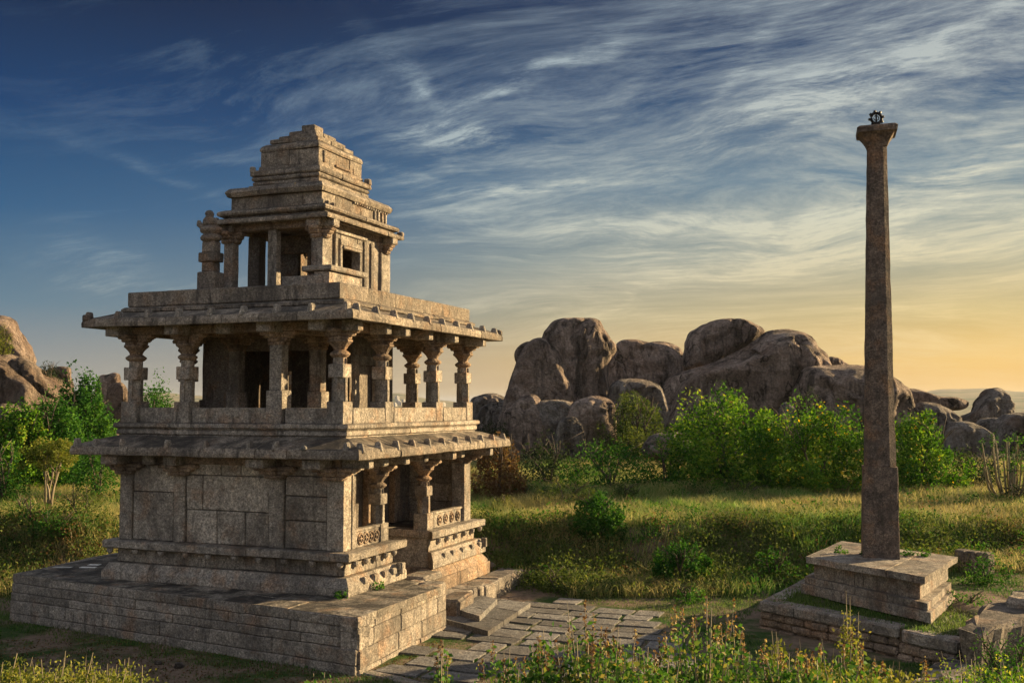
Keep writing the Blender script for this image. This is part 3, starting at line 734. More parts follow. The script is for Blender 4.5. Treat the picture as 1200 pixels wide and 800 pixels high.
tier(1.28, 1.62, [(-.4, 11.69), (-.06, 11.69), (.02, 11.74), (.04, 11.79), (.0, 11.86), (-.4, 11.87)], 'roof_moulding')
c9 = tier(1.33, 1.66, [(-.4, 11.875), (.0, 11.875), (.03, 11.92), (.01, 12.05), (-.1, 12.10), (-.4, 12.12)], 'roof_cornice')
one('corner_horn', 'stone', c9, CX+1.16, CX+1.38, CY+1.48, CY+1.72, 12.02, 12.26, ch=.04, amp=.02); one('corner_horn', 'stone', c9, CX-1.38, CX-1.2, CY-1.70, CY-1.52, 12.0, 12.22, ch=.04, amp=.02)
tier(1.16, 1.45, prof_rect(-.3, 0, 12.11, 12.24), 'roof_course')
tp = tier(1.11, 1.40, prof_rect(-.3, 0, 12.24, 12.74), 'roof_block', seg=.9)
one('carved_boss', 'stone_dark', tp, CX+1.07, CX+1.15, CY-1.1, CY-1.0, 12.3, 12.7); one('carved_boss', 'stone_dark', tp, CX+1.07, CX+1.16, CY-.35, CY+.55, 12.30, 12.38); one('carved_boss', 'stone_dark', tp, CX+1.07, CX+1.14, CY+.8, CY+.9, 12.28, 12.5)
tier(1.10, 1.39, [(-.4, 12.75), (.03, 12.75), (.05, 12.82), (.01, 12.92), (-.08, 13.0), (-.18, 13.04), (-.4, 13.05)], 'roof_cap', seg=1.3)
tier(.93, 1.16, prof_rect(-.3, 0, 13.05, 13.2), 'roof_step', seg=.7, jit=.03)
tier(.74, .92, prof_rect(-.3, 0, 13.2, 13.36), 'roof_step', seg=.6, jit=.03)
tier(.52, .64, prof_rect(-.28, 0, 13.36, 13.56), 'roof_step', seg=.5, jit=.03)
mb = MB(); mb.box(CX-.26, CX+.24, CY-.3, CY+.28, 13.56, 13.86, ch=.03, amp=.02); tb(mb, 'crowning_block', 'stone_tower')
# free-standing carved post on the roof edge
mb = MB(); px_, py_ = -5.42, .72
mb.box(px_-.34, px_+.34, py_-.26, py_+.26, 7.88, 8.50, ch=.03, amp=.02); mb.box(px_-.22, px_+.24, py_-.2, py_+.2, 8.5, 8.82, ch=.03, amp=.02)
mb.box(px_-.33, px_+.34, py_-.24, py_+.24, 8.82, 9.12, ch=.03, amp=.02); mb.box(px_-.22, px_+.24, py_-.2, py_+.2, 9.12, 9.48, ch=.03, amp=.02)
fp = tb(mb, 'carved_post', 'stone_dark', None, 'free-standing carved post with a crouching lion top at the roof edge')
mb = MB()
mb.lathe((px_, py_, 0), [(.2, 9.46), (.31, 9.52), (.34, 9.6), (.30, 9.68), (.24, 9.72), (.33, 9.78), (.36, 9.86), (.3, 9.95), (.18, 10.0)], 12, smooth=True, amp=.02)
mb.lathe((px_-.08, py_, 0), [(.16, 9.96), (.22, 10.06), (.20, 10.2), (.12, 10.3), (.15, 10.38), (.10, 10.47), (.03, 10.5)], 10, smooth=True, amp=.03)
mb.tube([(px_-.15, py_, 10.05), (px_-.36, py_, 9.98), (px_-.48, py_, 10.08), (px_-.5, py_, 10.2)], [.12, .1, .1, .05], 7)
tb(mb, 'post_finial', 'stone_dark', fp)

# ------------------------------------------------------------------ platform under the temple
PT = -1.16
A_ = atz(15, 672, PT)[:2]; B_ = atz(420, 723, PT)[:2]; C_ = np.array([1.74, 3.15]); D_ = atz(100, 653, PT)[:2]
plat = empty('temple_platform', (-4.5, 3.0, GZ), 'broad low platform of coursed granite blocks carrying the temple', 'platform')
PO = (-4.5, 3.0, GZ)
def seg_wall(mb, A, B, z0, z1, rows, depth=.55, batter=0.0, bl=(.7, 1.6), rng=None, jit=.015, ch=.02):
    """coursed blocks from A to B, outer face on the right-hand side going A->B"""
    rng = rng or rg; A = np.array(A, float); B = np.array(B, float); L = np.linalg.norm(B-A); t = (B-A)/L; n = np.array([t[1], -t[0]])
    ang = math.atan2(t[1], t[0]); zs = [z0+(z1-z0)*r for r in rows]
    for r in range(len(zs)-1):
        off = batter*(1-(zs[r]-z0)/(z1-z0)); u = 0.0
        while u < L-.01:
            w = rng.uniform(*bl)
            if L-u-w < bl[0]*.6: w = L-u
            j = rng.uniform(-jit, jit)
            ox, oy = A+t*u+n*(off+j)
            mb.box(ox+.007, ox+w-.007, oy, oy+depth, zs[r]+.006, zs[r+1]-.006, rot=ang, piv=(ox, oy), ch=ch, cell=.35, amp=.014)
            u += w
rows5 = [0, .2, .47, .63, .82, 1.0]
mb = MB(); seg_wall(mb, A_, B_, GZ-.06, PT-.015, rows5, batter=.10, bl=(.7, 2.6), jit=.025); tb_ = mb.build('retaining_wall', M['platform'], plat, origin=PO)
mb = MB(); seg_wall(mb, B_, C_, GZ-.06, PT-.015, [0, .12, .44, .74, 1.0], batter=.04, bl=(.7, 1.9)); 
seg_wall(mb, C_, (.6, 3.2), GZ-.06, PT-.015, [0, .3, .6, 1.0], depth=.4); mb.build('retaining_wall', M['platform'], plat, origin=PO)
mb = MB(); seg_wall(mb, D_, A_, GZ-.06, PT-.015, rows5, batter=.05); seg_wall(mb, (-3, 11.0), (-12.3, 11.0), GZ-.06, PT-.015, rows5); seg_wall(mb, (-12.3, 11.0), D_, GZ-.06, PT-.015, rows5)
mb.build('retaining_wall', M['platform'], plat, origin=PO)
# paving slabs on top: strips running along the front, clipped between edges
mb = MB()
def top_y(x):   # front edge y at x
    t = (x-A_[0])/(B_[0]-A_[0]); return A_[1]+(B_[1]-A_[1])*t
u = A_[0]+.02
ls = [0.0, .9, 1.75, 2.9]
xs = [A_[0]-.45]
while xs[-1] < B_[0]-1.0: xs.append(xs[-1]+rg.uniform(.8, 1.6))
xs.append(B_[0]-.01)
def quad_slab(q, z0, z1, j=.0):
    mb.prism(q, z0+j, z1+j, amp=.012, cell=.35)
for i in range(len(xs)-1):
    a, b = xs[i]+.008, xs[i+1]-.008
    a2, b2 = max(a, A_[0]+.0), b
    if b2-a2 < .1: continue
    w0 = 1.05
    quad_slab([(a2, top_y(a2)+.0), (b2, top_y(b2)+.0), (b2, top_y(b2)+w0-.01), (a2, top_y(a2)+w0-.01)], PT-.2, PT, rg.uniform(-.012, .012))
    yy = w0
    while yy < 4.2:
        w = rg.uniform(.7, 1.3); q0 = rg.uniform(-.3, .3)
        ymax = 3.1 if b2 > .3 else 99
        y0a, y1a = top_y(a2)+yy, min(top_y(a2)+yy+w, ymax)
        if y1a-y0a > .15: quad_slab([(a2, y0a+.01), (b2, top_y(b2)+yy+.01), (b2, min(top_y(b2)+yy+w, ymax)), (a2, y1a)], PT-.2, PT, rg.uniform(-.018, .012))
        yy += w
mb.box(-12.2, -8.3, 3.2, 10.9, PT-.3, PT-.004, cell=.8)
mb.box(-8.3, -2.4, 9.3, 10.9, PT-.3, PT-.008, cell=.8)
mb.box(-11.5, 1.55, -.6, 2.95, GZ, PT-.1, cell=3, amp=0)
mb.build('platform_paving', M['platform_top'], plat, origin=PO)
# near-corner stone set diagonally & white chalk marks
mb = MB()
for (px, py, s) in ((74, 664, .36), (104, 664, .30), (111, 661, .22)):
    p = atz(px, py, PT+.012); mb.box(p[0]-s, p[0]+s*.8, p[1]-.10, p[1]+.12, PT-.01, PT+.006, rot=.3, amp=0, ch=.001)
mb.build('white_stain', M['chalk'], plat, origin=PO)
# foundation kerb and steps to the right
kr = empty('foundation_kerb', (1.0, 6.5, GZ), 'worn foundation kerb of long stones below the far porch wing', 'kerb')
mb = MB(); rr = random.Random(5)
y = 3.3
while y < 10.3:
    w = rr.uniform(.9, 1.7); mb.box(.3, 1.28+rr.uniform(-.05, .05), y+.01, y+w-.01, GZ-.1, -1.98+rr.uniform(-.03, .03), ch=.05, amp=.03); y += w
mb.box(.05, 1.15, 3.0, 4.55, -1.9, -1.42, ch=.06, amp=.03); mb.box(-.1, .75, 3.7, 5.1, -1.45, -1.18, ch=.1, amp=.03)
mb.build('kerb_stone', M['platform'], kr, origin=(1.0, 6.5, GZ))
st = empty('entrance_stairs', (2.0, 5.0, GZ), 'two broad mossy stone steps leading up from the paved court to the porch', 'steps')
SO = (2.0, 5.0, GZ)
def step(P4, z0, z1, name):
    mb = MB(); P4 = [np.array(p[:2]) for p in P4]
    nu, nv = 2, 3
    for i in range(nu):
        for j in range(nv):
            def bl(u, v): return P4[0]*(1-u)*(1-v)+P4[1]*u*(1-v)+P4[2]*u*v+P4[3]*(1-u)*v
            e = .004
            q = [bl(i/nu+e, j/nv+e), bl((i+1)/nu-e, j/nv+e), bl((i+1)/nu-e, (j+1)/nv-e), bl(i/nu+e, (j+1)/nv-e)]
            mb.prism([tuple(a) for a in q], z0, z1+rg.uniform(-.006, .006), amp=.012, cell=.3)
    return mb.build(name, M['paver'], st, origin=SO)
s1z, s2z = -2.42, -2.24
step([atz(512, 722, s1z), atz(572, 739, s1z), atz(622, 706, s1z), atz(556, 697, s1z)], GZ-.08, s1z, 'lower_step')
step([atz(528, 711, s2z), atz(562, 721, s2z), atz(583, 701, s2z), atz(548, 694, s2z)], s1z-.03, s2z, 'upper_step')
for (px, py, z, w, l, r) in ((535, 697, -1.9, .7, 1.5, .1), (556, 684, -1.95, .6, 1.3, .2), (510, 705, -2.0, .6, .9, .0)):
    mb = MB(); p = atz(px, py, z); mb.box(p[0]-w/2, p[0]+w/2, p[1]-l/2, p[1]+l/2, GZ, z, rot=r, ch=.09, amp=.04); mb.build('top_step', M['stone_dark'], st, origin=SO)
# tumbled stones at the far end
def rough_stone(name, c, size, rot, label, cat, mat='boulder_grey', group=None, amp=.12):
    bm_v = []; n1, n2 = 12, 18; mb = MB(); q = Matrix.Rotation(rot[2], 3, 'Z') @ Matrix.Rotation(rot[1], 3, 'Y') @ Matrix.Rotation(rot[0], 3, 'X')
    vs = []; fs = []
    for i in range(n1+1):
        th = PI*i/n1
        for j in range(n2):
            ph = 2*PI*j/n2; v = Vector((math.sin(th)*math.cos(ph), math.sin(th)*math.sin(ph), math.cos(th)))
            m = max(abs(v.x), abs(v.y), abs(v.z))**.55; v = v/m
            v = v*(1+mn.noise(v*1.6+Vector(c)*.7)*amp*2.2+mn.noise(v*4+Vector(c))*amp*.6)
            v = Vector((v.x*size[0], v.y*size[1], v.z*size[2])); v = q @ v; vs.append(tuple(v))
    for i in range(n1):
        for j in range(n2): fs.append((i*n2+j, (i+1)*n2+j, (i+1)*n2+(j+1) % n2, i*n2+(j+1) % n2))
    mb.add(vs, fs, True); o = mb.build(name, M[mat], None, loc=tuple(c)); tag(o, label, cat, group); return o
p = atd(566, 667, 41); rough_stone('fallen_stone', p, (.95, .4, .28), (0, .25, 2.2), 'long reddish fallen stone leaning on the kerb end', 'stone', 'boulder')
p = atd(588, 662, 43.5); rough_stone('fallen_stone', p, (.75, .45, .3), (0, .2, 2.5), 'grey fallen stone behind the long reddish one', 'stone')
p = atd(552, 672, 41); rough_stone('fallen_stone', p, (.5, .5, .3), (.3, .1, 1), 'dark fallen stone wedged between kerb and top step', 'stone')
for i, (px, py, d, s, lb) in enumerate(((584, 683, 40.5, .22, 'small loose stone at the grass edge beside the stairs'), (575, 681, 40.3, .16, 'smallest loose stone beside the stairs'),
                                      (210, 787, 27.3, .15, 'pale loose stone on the dirt path, front of the platform'), (185, 783, 27.6, .10, 'small chip of pale stone on the dirt path'))):
    p = atd(px, py, d); p[2] = max(p[2], Hs(p[0], p[1])+s*.3); rough_stone('loose_stone', p, (s, s*.8, s*.5), (.2, .1, i), lb, 'stone')

# ------------------------------------------------------------------ paved court
mb = MB(); rp = random.Random(9)
PXE = [(425, 786), (520, 806), (640, 806), (820, 780), (800, 745), (760, 716), (700, 706), (640, 699), (600, 722), (572, 742), (512, 724), (470, 748)]
poly = [tuple(atz(x, y, GZ+.05)[:2]) for x, y in PXE]
def inside(x, y, P):
    c = False; n = len(P)
    for i in range(n):
        (x1, y1), (x2, y2) = P[i], P[(i+1) % n]
        if (y1 > y) != (y2 > y) and x < (x2-x1)*(y-y1)/(y2-y1)+x1: c = not c
    return c
# the slabs run in strips parallel to the platform's sunlit side
y0 = -6.5
while y0 < 12:
    hgt = rp.uniform(.8, 1.15); x0 = -.5+rp.uniform(0, .8)
    while x0 < 14:
        w = rp.uniform(.9, 1.7); cx_, cy_ = x0+w/2, y0+hgt/2
        if inside(cx_, cy_, poly) and cx_ > 2.0 and rp.random() < .96:
            g_ = rp.uniform(.06, .115); jr = rp.uniform(-.05, .05)
            a, b, c, d = (x0+g_, y0+g_), (x0+w-g_, y0+g_), (x0+w-g_, y0+hgt-g_), (x0+g_, y0+hgt-g_)
            q = []
            for (xx, yy) in (a, b, c, d):
                q.append((xx+rp.uniform(-.05, .05)+(yy-y0)*jr, yy+rp.uniform(-.05, .05)+.07*math.sin(xx*.9)))
            zz = rp.uniform(-.012, .014); mb.prism(q, GZ-.1, GZ+.055+zz, amp=.012, cell=.3)
        x0 += w
    y0 += hgt
pv = mb.build('paving', M['paver']); tag(pv, 'worn paving slabs of the court with moss in the joints', 'paving', kind='structure')
mb = MB(); a = atz(424, 790, GZ)[:2]; b = atz(520, 812, GZ)[:2]; seg_wall(mb, a, b, GZ-.5, GZ+.06, [0, 1], depth=.35, bl=(1.2, 2.2))
o = mb.build('kerb_edge', M['platform']); tag(o, 'low stone kerb closing the near edge of the paved court', 'kerb')

# ------------------------------------------------------------------ the tall pillar
SZ = -.56
sl = [atz(944, 652, SZ), atz(1084, 676, SZ), atz(1126, 652, SZ), atz(986, 633, SZ)]
sl = [np.array(p[:2]) for p in sl]; sc_ = sum(sl)/4
def shrink(P, k): return [tuple(sc_+(p-sc_)*k) for p in P]
LZ = -1.72
lw = [np.array(atz(939, 692, LZ)[:2]), np.array(atz(1091, 728, LZ)[:2]), np.array(atz(1120, 700, LZ)[:2])]; lw.append(lw[0]+lw[2]-lw[1])
lc = sum(lw)/4
sl = [p*.5+(sc_*.0+q*.5) for p, q in zip(sl, [lc+(w-lc)*1.02 for w in lw])] if False else sl
pl = empty('pillar_plinth', (sc_[0], sc_[1], -1.75), 'square moulded stone plinth with an overhanging slab under the tall pillar', 'plinth')
PLO = (sc_[0], sc_[1], -1.75)
def lerpP(P, Q, t): return [tuple(np.array(a)*(1-t)+np.array(b)*t) for a, b in zip(P, Q)]
low = [tuple(w) for w in lw]; slabP = [tuple(p) for p in sl]
def split_course(mb, P, z0, z1, n=2):
    P = [np.array(p) for p in P]; c = sum(P)/4; I = [c+(p-c)*.72 for p in P]
    for i in range(4):
        a, b, ia, ib = P[i], P[(i+1) % 4], I[i], I[(i+1) % 4]; cuts = [0]+sorted(rg.uniform(.2, .8) for _ in range(rg.choice([1, 2])))+[1]
        for k in range(len(cuts)-1):
            t0, t1 = cuts[k]+(.003 if k else 0), cuts[k+1]-(.003 if k < len(cuts)-2 else 0)
            L = lambda p, q, t: tuple(p+(q-p)*t)
            mb.prism([L(a, b, t0), L(a, b, t1), L(ia, ib, t1), L(ia, ib, t0)], z0+.004, z1-.004, amp=.02, cell=.3)
    mb.prism([tuple(c+(p-c)*.72) for p in P], z0+.01, z1-.01, amp=0)
mb = MB(); split_course(mb, low, -1.78, -1.47); split_course(mb, [tuple(lc+(np.array(w)-lc)*.95) for w in low], -1.46, -1.25); mb.build('base_course', M['platform'], pl, origin=PLO)
mb = MB(); split_course(mb, lerpP([tuple(lc+(np.array(w)-lc)*.90) for w in low], shrink(sl, .84), .6), -1.24, SZ-.2); mb.build('plinth_body', M['platform'], pl, origin=PLO)
mb = MB()
S4 = [np.array(p) for p in slabP]
def bil(u, v): return tuple(S4[0]*(1-u)*(1-v)+S4[1]*u*(1-v)+S4[2]*u*v+S4[3]*(1-u)*v)
for (u0, u1, v0, v1) in ((0, .70, 0, .42), (.705, 1, 0, .55), (0, .40, .425, 1), (.405, .70, .425, 1), (.705, .98, .555, 1)):
    mb.prism([bil(u0+.003, v0+.003), bil(u1-.003, v0+.003), bil(u1-.003, v1-.003), bil(u0+.003, v1-.003)], SZ-.19, SZ+rg.uniform(-.015, .012), amp=.02, cell=.3)
mb.build('top_slab', M['stone'], pl, origin=PLO)
# shaft: tapered, front face towards the camera side like the slab
ph_ = R(16); fdir = (rt*math.cos(ph_)-fwh*math.sin(ph_))[:2]
sdir = np.array([-fdir[1], fdir[0]])
pc = np.array(atz(1033, 654, SZ)[:2])+sdir*.52
ANG = math.atan2(fdir[1], fdir[0])
pil = empty('tall_pillar', (pc[0], pc[1], SZ), 'very tall tapering weathered granite lamp pillar standing on the square plinth', 'pillar')
def pt(u, v): return pc+fdir*u+sdir*v
LEAN = np.array([rt[0], rt[1], 0])*.0125
d_pil = float((np.array([pc[0], pc[1], 0])-np.array([CAM[0], CAM[1], 0])) @ fwh)
def zpx(y, d=None):
    # height of pixel row y at the pillar's distance
    p = atd(1034, y, d_pil/1.0); return p[2]
px2m = d_pil/F
zt = [zpx(y) for y in (655, 545, 540, 169, 146)]
def chsq(hw, ch):   # chamfered square outline
    return [(-hw+ch, -hw), (hw-ch, -hw), (hw, -hw+ch), (hw, hw-ch), (hw-ch, hw), (-hw+ch, hw), (-hw, hw-ch), (-hw, -hw+ch)]
# half widths: projected width of a square seen obliquely
c_f = abs(float(np.dot(np.array([fdir[0], fdir[1], 0]), rt))); c_s = abs(float(np.dot(np.array([sdir[0], sdir[1], 0]), rt)))
def hw(pxw): return pxw*px2m/2/(c_f+c_s)
mb = MB()
def pring(levels, amp=.02, smooth=False):
    vs = []; fs = []; n = len(levels[0][1])
    for z, outl in levels:
        for (u, v) in outl:
            q = pt(u, v); lz = (z-SZ); vs.append(wear((q[0]+LEAN[0]*lz, q[1]+LEAN[1]*lz, z), amp))
    m = len(levels)
    for k in range(m-1):
        for i in range(n):
            j = (i+1) % n; fs.append((k*n+i, k*n+j, (k+1)*n+j, (k+1)*n+i))
    fs.append(tuple(reversed(range(n)))); fs.append(tuple((m-1)*n+i for i in range(n)))
    mb.add(vs, fs, smooth)
nl = 9
pring([(SZ-.01+(zt[1]-SZ)*i/nl, chsq(hw(50)*(1-i/nl)+hw(46.5)*i/nl, .03)) for i in range(nl+1)])
nl = 40
lv = []
for i in range(nl+1):
    t = i/nl; z = zt[1]+(zt[3]-zt[1])*t; h = hw(43)*(1-t)+hw(27)*t
    h *= 1+.006*math.sin(t*40)+.006*math.sin(t*91)
    lv.append((z, chsq(h, h*.42)))
pring(lv, amp=.014)
mb.build('shaft', M['pillar'], pil, origin=(pc[0], pc[1], SZ))
mb = MB()
zc0, zc1 = zt[3], zt[4]
pring([(zc0-.02, chsq(hw(28), .08)), (zc0+.03, chsq(hw(29), .06)), (zc0+.2*(zc1-zc0), chsq(hw(32), .05)), (zc0+.45*(zc1-zc0), chsq(hw(40), .05)), (zc0+.62*(zc1-zc0), chsq(hw(47), .05)), (zc0+.66*(zc1-zc0), chsq(hw(54), .05)), (zc0+.90*(zc1-zc0), chsq(hw(56), .05)), (zc1, chsq(hw(50), .05))], amp=.012)
mb.build('capital', M['pillar'], pil, origin=(pc[0], pc[1], SZ))
# iron wheel finial
wf = empty('wheel_finial', (pc[0], pc[1], zc1), 'small black iron spiked wheel standing on top of the tall pillar', 'finial')
FO = (pc[0], pc[1], zc1); wf.location = (pc[0]+LEAN[0]*(zc1-SZ), pc[1]+LEAN[1]*(zc1-SZ), zc1)
wr = 6.2*px2m; zc = zc1+12.5*px2m
def wp(r, a): return (pc[0]+rt[0]*r*math.cos(a), pc[1]+rt[1]*r*math.cos(a), zc+r*math.sin(a))
mb = MB(); mb.tube([(pc[0], pc[1], zc1-.03), (pc[0], pc[1], zc-wr*.6)], .035, 6)
for s in (-1, 1): mb.tube([(pc[0]+rt[0]*s*x*px2m, pc[1]+rt[1]*s*x*px2m, zc1+z*px2m) for x, z in ((0, 2), (2.5, 4.5), (4.5, 4.5), (4.2, 6.5))], .03, 5)
mb.build('stem', M['iron'], wf, origin=FO)
mb = MB(); mb.tube([wp(wr, i*PI/12) for i in range(25)], .05, 8)
mb.tube([wp(wr, PI/2), wp(-wr, PI/2)], .03, 5)
mb.tube([wp(wr*.5, i*PI/4) for i in range(9)], .018, 6)
for i in range(8): mb.tube([wp(wr, i*PI/4+.2), wp(wr*1.5, i*PI/4+.2)], [.05, .045], 6)
mb.build('wheel', M['iron'], wf, origin=FO)

# terrace wall around the plinth
tr = empty('pillar_terrace', (13.5, 6.0, GZ), 'rough terrace with a rubble retaining wall capped by long stones round the pillar plinth', 'terrace')
TO = (13.5, 6.0, GZ); TZ = -1.78
ta = np.array(atz(889, 703, TZ)[:2]); tbk = np.array(atz(921, 687, TZ)[:2]); tc = np.array(atz(1051, 734, TZ)[:2]); td = np.array(atz(1120, 748, TZ)[:2])
mb = MB(); rr = random.Random(21)
seg_wall(mb, ta, tc, TZ-.34, TZ, [0, 1], depth=.65, bl=(1.1, 2.3), rng=rr, jit=.04, ch=.05)
seg_wall(mb, tc+(td-tc)*.06, td, TZ-.42, TZ-.05, [0, 1], depth=.6, bl=(1.0, 1.5), rng=rr, jit=.05, ch=.05)
seg_wall(mb, tbk+(tbk-ta)*1.2, ta, TZ-.34, TZ, [0, 1], depth=.6, bl=(1.0, 1.6), rng=rr, jit=.04, ch=.05)
mb.build('coping', M['platform'], tr, origin=TO)
mb = MB()
seg_wall(mb, ta, tc, GZ-.15, TZ-.35, [0, .32, .66, 1], depth=.5, bl=(.3, .7), rng=rr, jit=.06, ch=.05)
seg_wall(mb, tc, td, GZ-.15, TZ-.43, [0, .5, 1], depth=.5, bl=(.3, .8), rng=rr, jit=.07, ch=.05)
seg_wall(mb, tbk+(tbk-ta)*1.2, ta, GZ-.15, TZ-.35, [0, .32, .66, 1], depth=.5, bl=(.3, .7), rng=rr, jit=.06, ch=.05)
mb.build('rubble_wall', M['stone_red'], tr, origin=TO)
mb = MB(); c5 = [ta, tc, td, td+np.array([1.5, 6]), tbk+(tbk-ta)*1.6]; cc = sum(c5)/5
mb.prism([tuple(cc+(p-cc)*.95) for p in c5], GZ-.2, TZ-.06, amp=.03); mb.build('fill', M['ground'], tr, origin=TO)
# low broken wall behind and stones at the lower right
bw = empty('broken_wall', tuple(ground_at(1140, 39)), 'low broken stone wall showing behind the right of the pillar plinth', 'wall')
b0 = ground_at(1112, 38.0); b1 = ground_at(1152, 37.0); mb = MB()
seg_wall(mb, b0[:2], b1[:2], b0[2]-.2, -.95, [0, .5, 1], depth=.5, bl=(.4, .7), rng=rr, jit=.05, ch=.04); mb.build('blocks', M['stone_dark'], bw, origin=tuple(bw.location))
def flat_block(name, pxs, z, z0, label, cat, mat='boulder_grey'):
    P = [atz(x, y, z)[:2] for x, y in pxs]; c = sum(P)/len(P); mb = MB()
    top = [tuple(p) for p in P]; bot = [tuple(c+(p-c)*1.03) for p in P]
    mb.prism(bot, z0, z-.12, amp=.13, top=[tuple(c+(np.array(p)-c)*1.05) for p in top], cell=.25); mb.prism([tuple(c+(np.array(p)-c)*1.04) for p in top], z-.13, z, amp=.09, top=[tuple(c+(np.array(p)-c)*.88) for p in top], cell=.25)
    o = mb.build(name, M[mat], None, origin=(c[0], c[1], z0)); o.location = (c[0], c[1], z0); tag(o, label, cat); return o
flat_block('rock_slab', [(1128, 732), (1150, 736), (1200, 726), (1260, 722), (1260, 700), (1172, 699), (1150, 712)], -1.1, -2.3, 'large flat weathered slab at the right edge of the picture', 'rock', 'stone_dark')
flat_block('rock_slab', [(1178, 700), (1215, 704), (1250, 700), (1230, 690), (1186, 694)], -.85, -2.2, 'upper grey slab stacked on the flat one at the right edge', 'rock', 'platform_top')
flat_block('rock_slab', [(1086, 780), (1120, 800), (1150, 795), (1140, 778), (1108, 766)], -1.9, -2.9, 'grey broken rock low in the picture below the terrace', 'rock', 'platform_top')
flat_block('rock_slab', [(1064, 800), (1090, 812), (1120, 806), (1104, 790), (1078, 792)], -1.8, -2.9, 'dark pitted rock at the very bottom edge, right of the spikes', 'rock', 'platform_top')

# ------------------------------------------------------------------ boulders
def catmull(P, n=4):
    out = []; m = len(P)
    for i in range(m):
        p0, p1, p2, p3 = [np.array(P[(i+k-1) % m], float) for k in range(4)]
        for q in range(n):
            t = q/n; out.append(.5*((2*p1)+(-p0+p2)*t+(2*p0-5*p1+4*p2-p3)*t*t+(-p0+3*p1-3*p2+p3)*t**3))
    return out
def boulder(outline, d, label, thick=.8, mat='boulder', name='boulder', amp=1.0, bot=0, cat='boulder'):
    """outline in the photo -> a solid rounded rock at distance d, thick = depth/width ratio"""
    P = catmull(outline, 8); n = len(P); label_seed = (len(label)*7) % 13
    W = [atd(p[0], p[1], d) for p in P]
    U = np.array([[(w-CAM) @ rt, w[2]] for w in W]); c = U.mean(0); wdt = U[:, 0].max()-U[:, 0].min(); T = wdt*thick/2
    org = CAM+fwh*d+rt*c[0]; org[2] = U[:, 1].min()
    K = 56; vs = []; fs = []
    for k in range(K+1):
        ph = PI*k/K; cz = -math.cos(ph); r = max(math.sin(ph), 0)**.5
        for i in range(n):
            l, z = c+(U[i]-c)*r
            zz = z
            q = CAM+fwh*(d+cz*T*(1.0-.25*abs(cz)))+rt*l; q[2] = zz
            v = Vector(q); s = wdt*.10
            q1, q2 = v*(2.2/max(wdt, 2)), v*(6.5/max(wdt, 2))
            nv = mn.noise_vector(v*(1.5/max(wdt, 2)))*s*1.1*amp
            rg1 = (1-abs(mn.noise(Vector((q1.x*1.6, q1.y*1.6, q1.z*.55))))*2.2); rg2 = (1-abs(mn.noise(q2))*2.2)
            out = Vector((U[i][0]-c[0], 0, U[i][1]-c[1])); 
            od = Vector(rt)*(math.sin(ph)*.5*(1 if out.x > 0 else -1))+Vector(fwh)*cz+Vector((0, 0, .2))
            vd = mn.voronoi(Vector((q1.x*.8, q1.y*.8, q1.z*.5))+Vector((label_seed, 0, 0)))[0]; v2 = mn.voronoi(q2*.7)[0]
            nv = nv-od*((vd[1]-vd[0] < .16)*(.16-(vd[1]-vd[0]))*s*3.0+vd[0]*s*.45+v2[0]*s*.26)*amp+od*(rg1*s*.5+rg2*s*.35+mn.noise(v*(16/max(wdt, 2)))*s*.18)*amp
            f_ = .16+.84*abs(cz)**.5     # the silhouette ring stays close to its outline
            vs.append((q[0]+nv.x*f_-org[0], q[1]+nv.y*f_-org[1], q[2]+nv.z*f_-org[2]))
    for k in range(K):
        for i in range(n):
            j = (i+1) % n; fs.append((k*n+i, k*n+j, (k+1)*n+j, (k+1)*n+i))
    fs.append(tuple(reversed(range(n)))); fs.append(tuple(K*n+i for i in range(n)))
    mb = MB(); mb.add(vs, fs, True); o = mb.build(name, M[mat], None, loc=tuple(org)); tag(o, label, cat); return o
boulder([(634, 520), (634, 440), (634, 400), (641, 384), (650, 375), (665, 373), (682, 374), (698, 375), (708, 384), (716, 396), (722, 405), (716, 420), (713, 445), (715, 520)], 88, 'tallest boulder, its right flank sunlit, left of the boulder ridge', .9)
boulder([(590, 520), (592, 475), (598, 445), (606, 420), (618, 402), (632, 396), (648, 402), (662, 420), (670, 445), (672, 480), (670, 520)], 86, 'high rounded brown boulder leaning against the left of the tallest one', .8)
boulder([(603, 420), (604, 410), (612, 402), (622, 400), (628, 410), (622, 426), (608, 428)], 88, 'small dark knob of rock behind the left shoulder of the tall boulders', .9)
boulder([(711, 520), (712, 440), (714, 424), (720, 406), (728, 398), (745, 397), (765, 402), (785, 408), (797, 420), (801, 440), (798, 480), (795, 520)], 94, 'broad brown boulder standing right of the tallest one', .8)
boulder([(752, 470), (754, 410), (760, 401), (775, 399), (790, 403), (801, 413), (806, 430), (806, 470)], 102, 'dark boulder peeping over the top of the broad brown one', .8)
boulder([(710, 500), (712, 458), (724, 446), (745, 443), (766, 447), (777, 458), (778, 500)], 82, 'pale low boulder lying at the foot of the broad brown one', .9, 'boulder_grey')
boulder([(796, 434), (801, 420), (808, 402), (822, 385), (838, 375), (862, 373), (882, 377), (896, 387), (882, 402), (856, 418), (822, 432)], 95, 'dome-shaped boulder resting on the sloping crack of the biggest boulder', .8)
boulder([(765, 530), (770, 475), (777, 452), (788, 440), (805, 433), (830, 425), (858, 412), (882, 398), (897, 387), (912, 384), (928, 385), (941, 392), (954, 408), (965, 424), (966, 470), (955, 530)], 92, 'biggest boulder, a long brown dome in the middle of the ridge', .7)
boulder([(958, 450), (962, 426), (972, 419), (985, 421), (994, 430), (996, 450)], 108, 'small dark boulder peeping behind the ridge beside the pillar', .9)
boulder([(918, 530), (924, 470), (933, 442), (944, 429), (970, 427), (1000, 427), (1030, 430), (1052, 445), (1066, 468), (1066, 530)], 87, 'flat-topped brown boulder behind the tall pillar', .8)
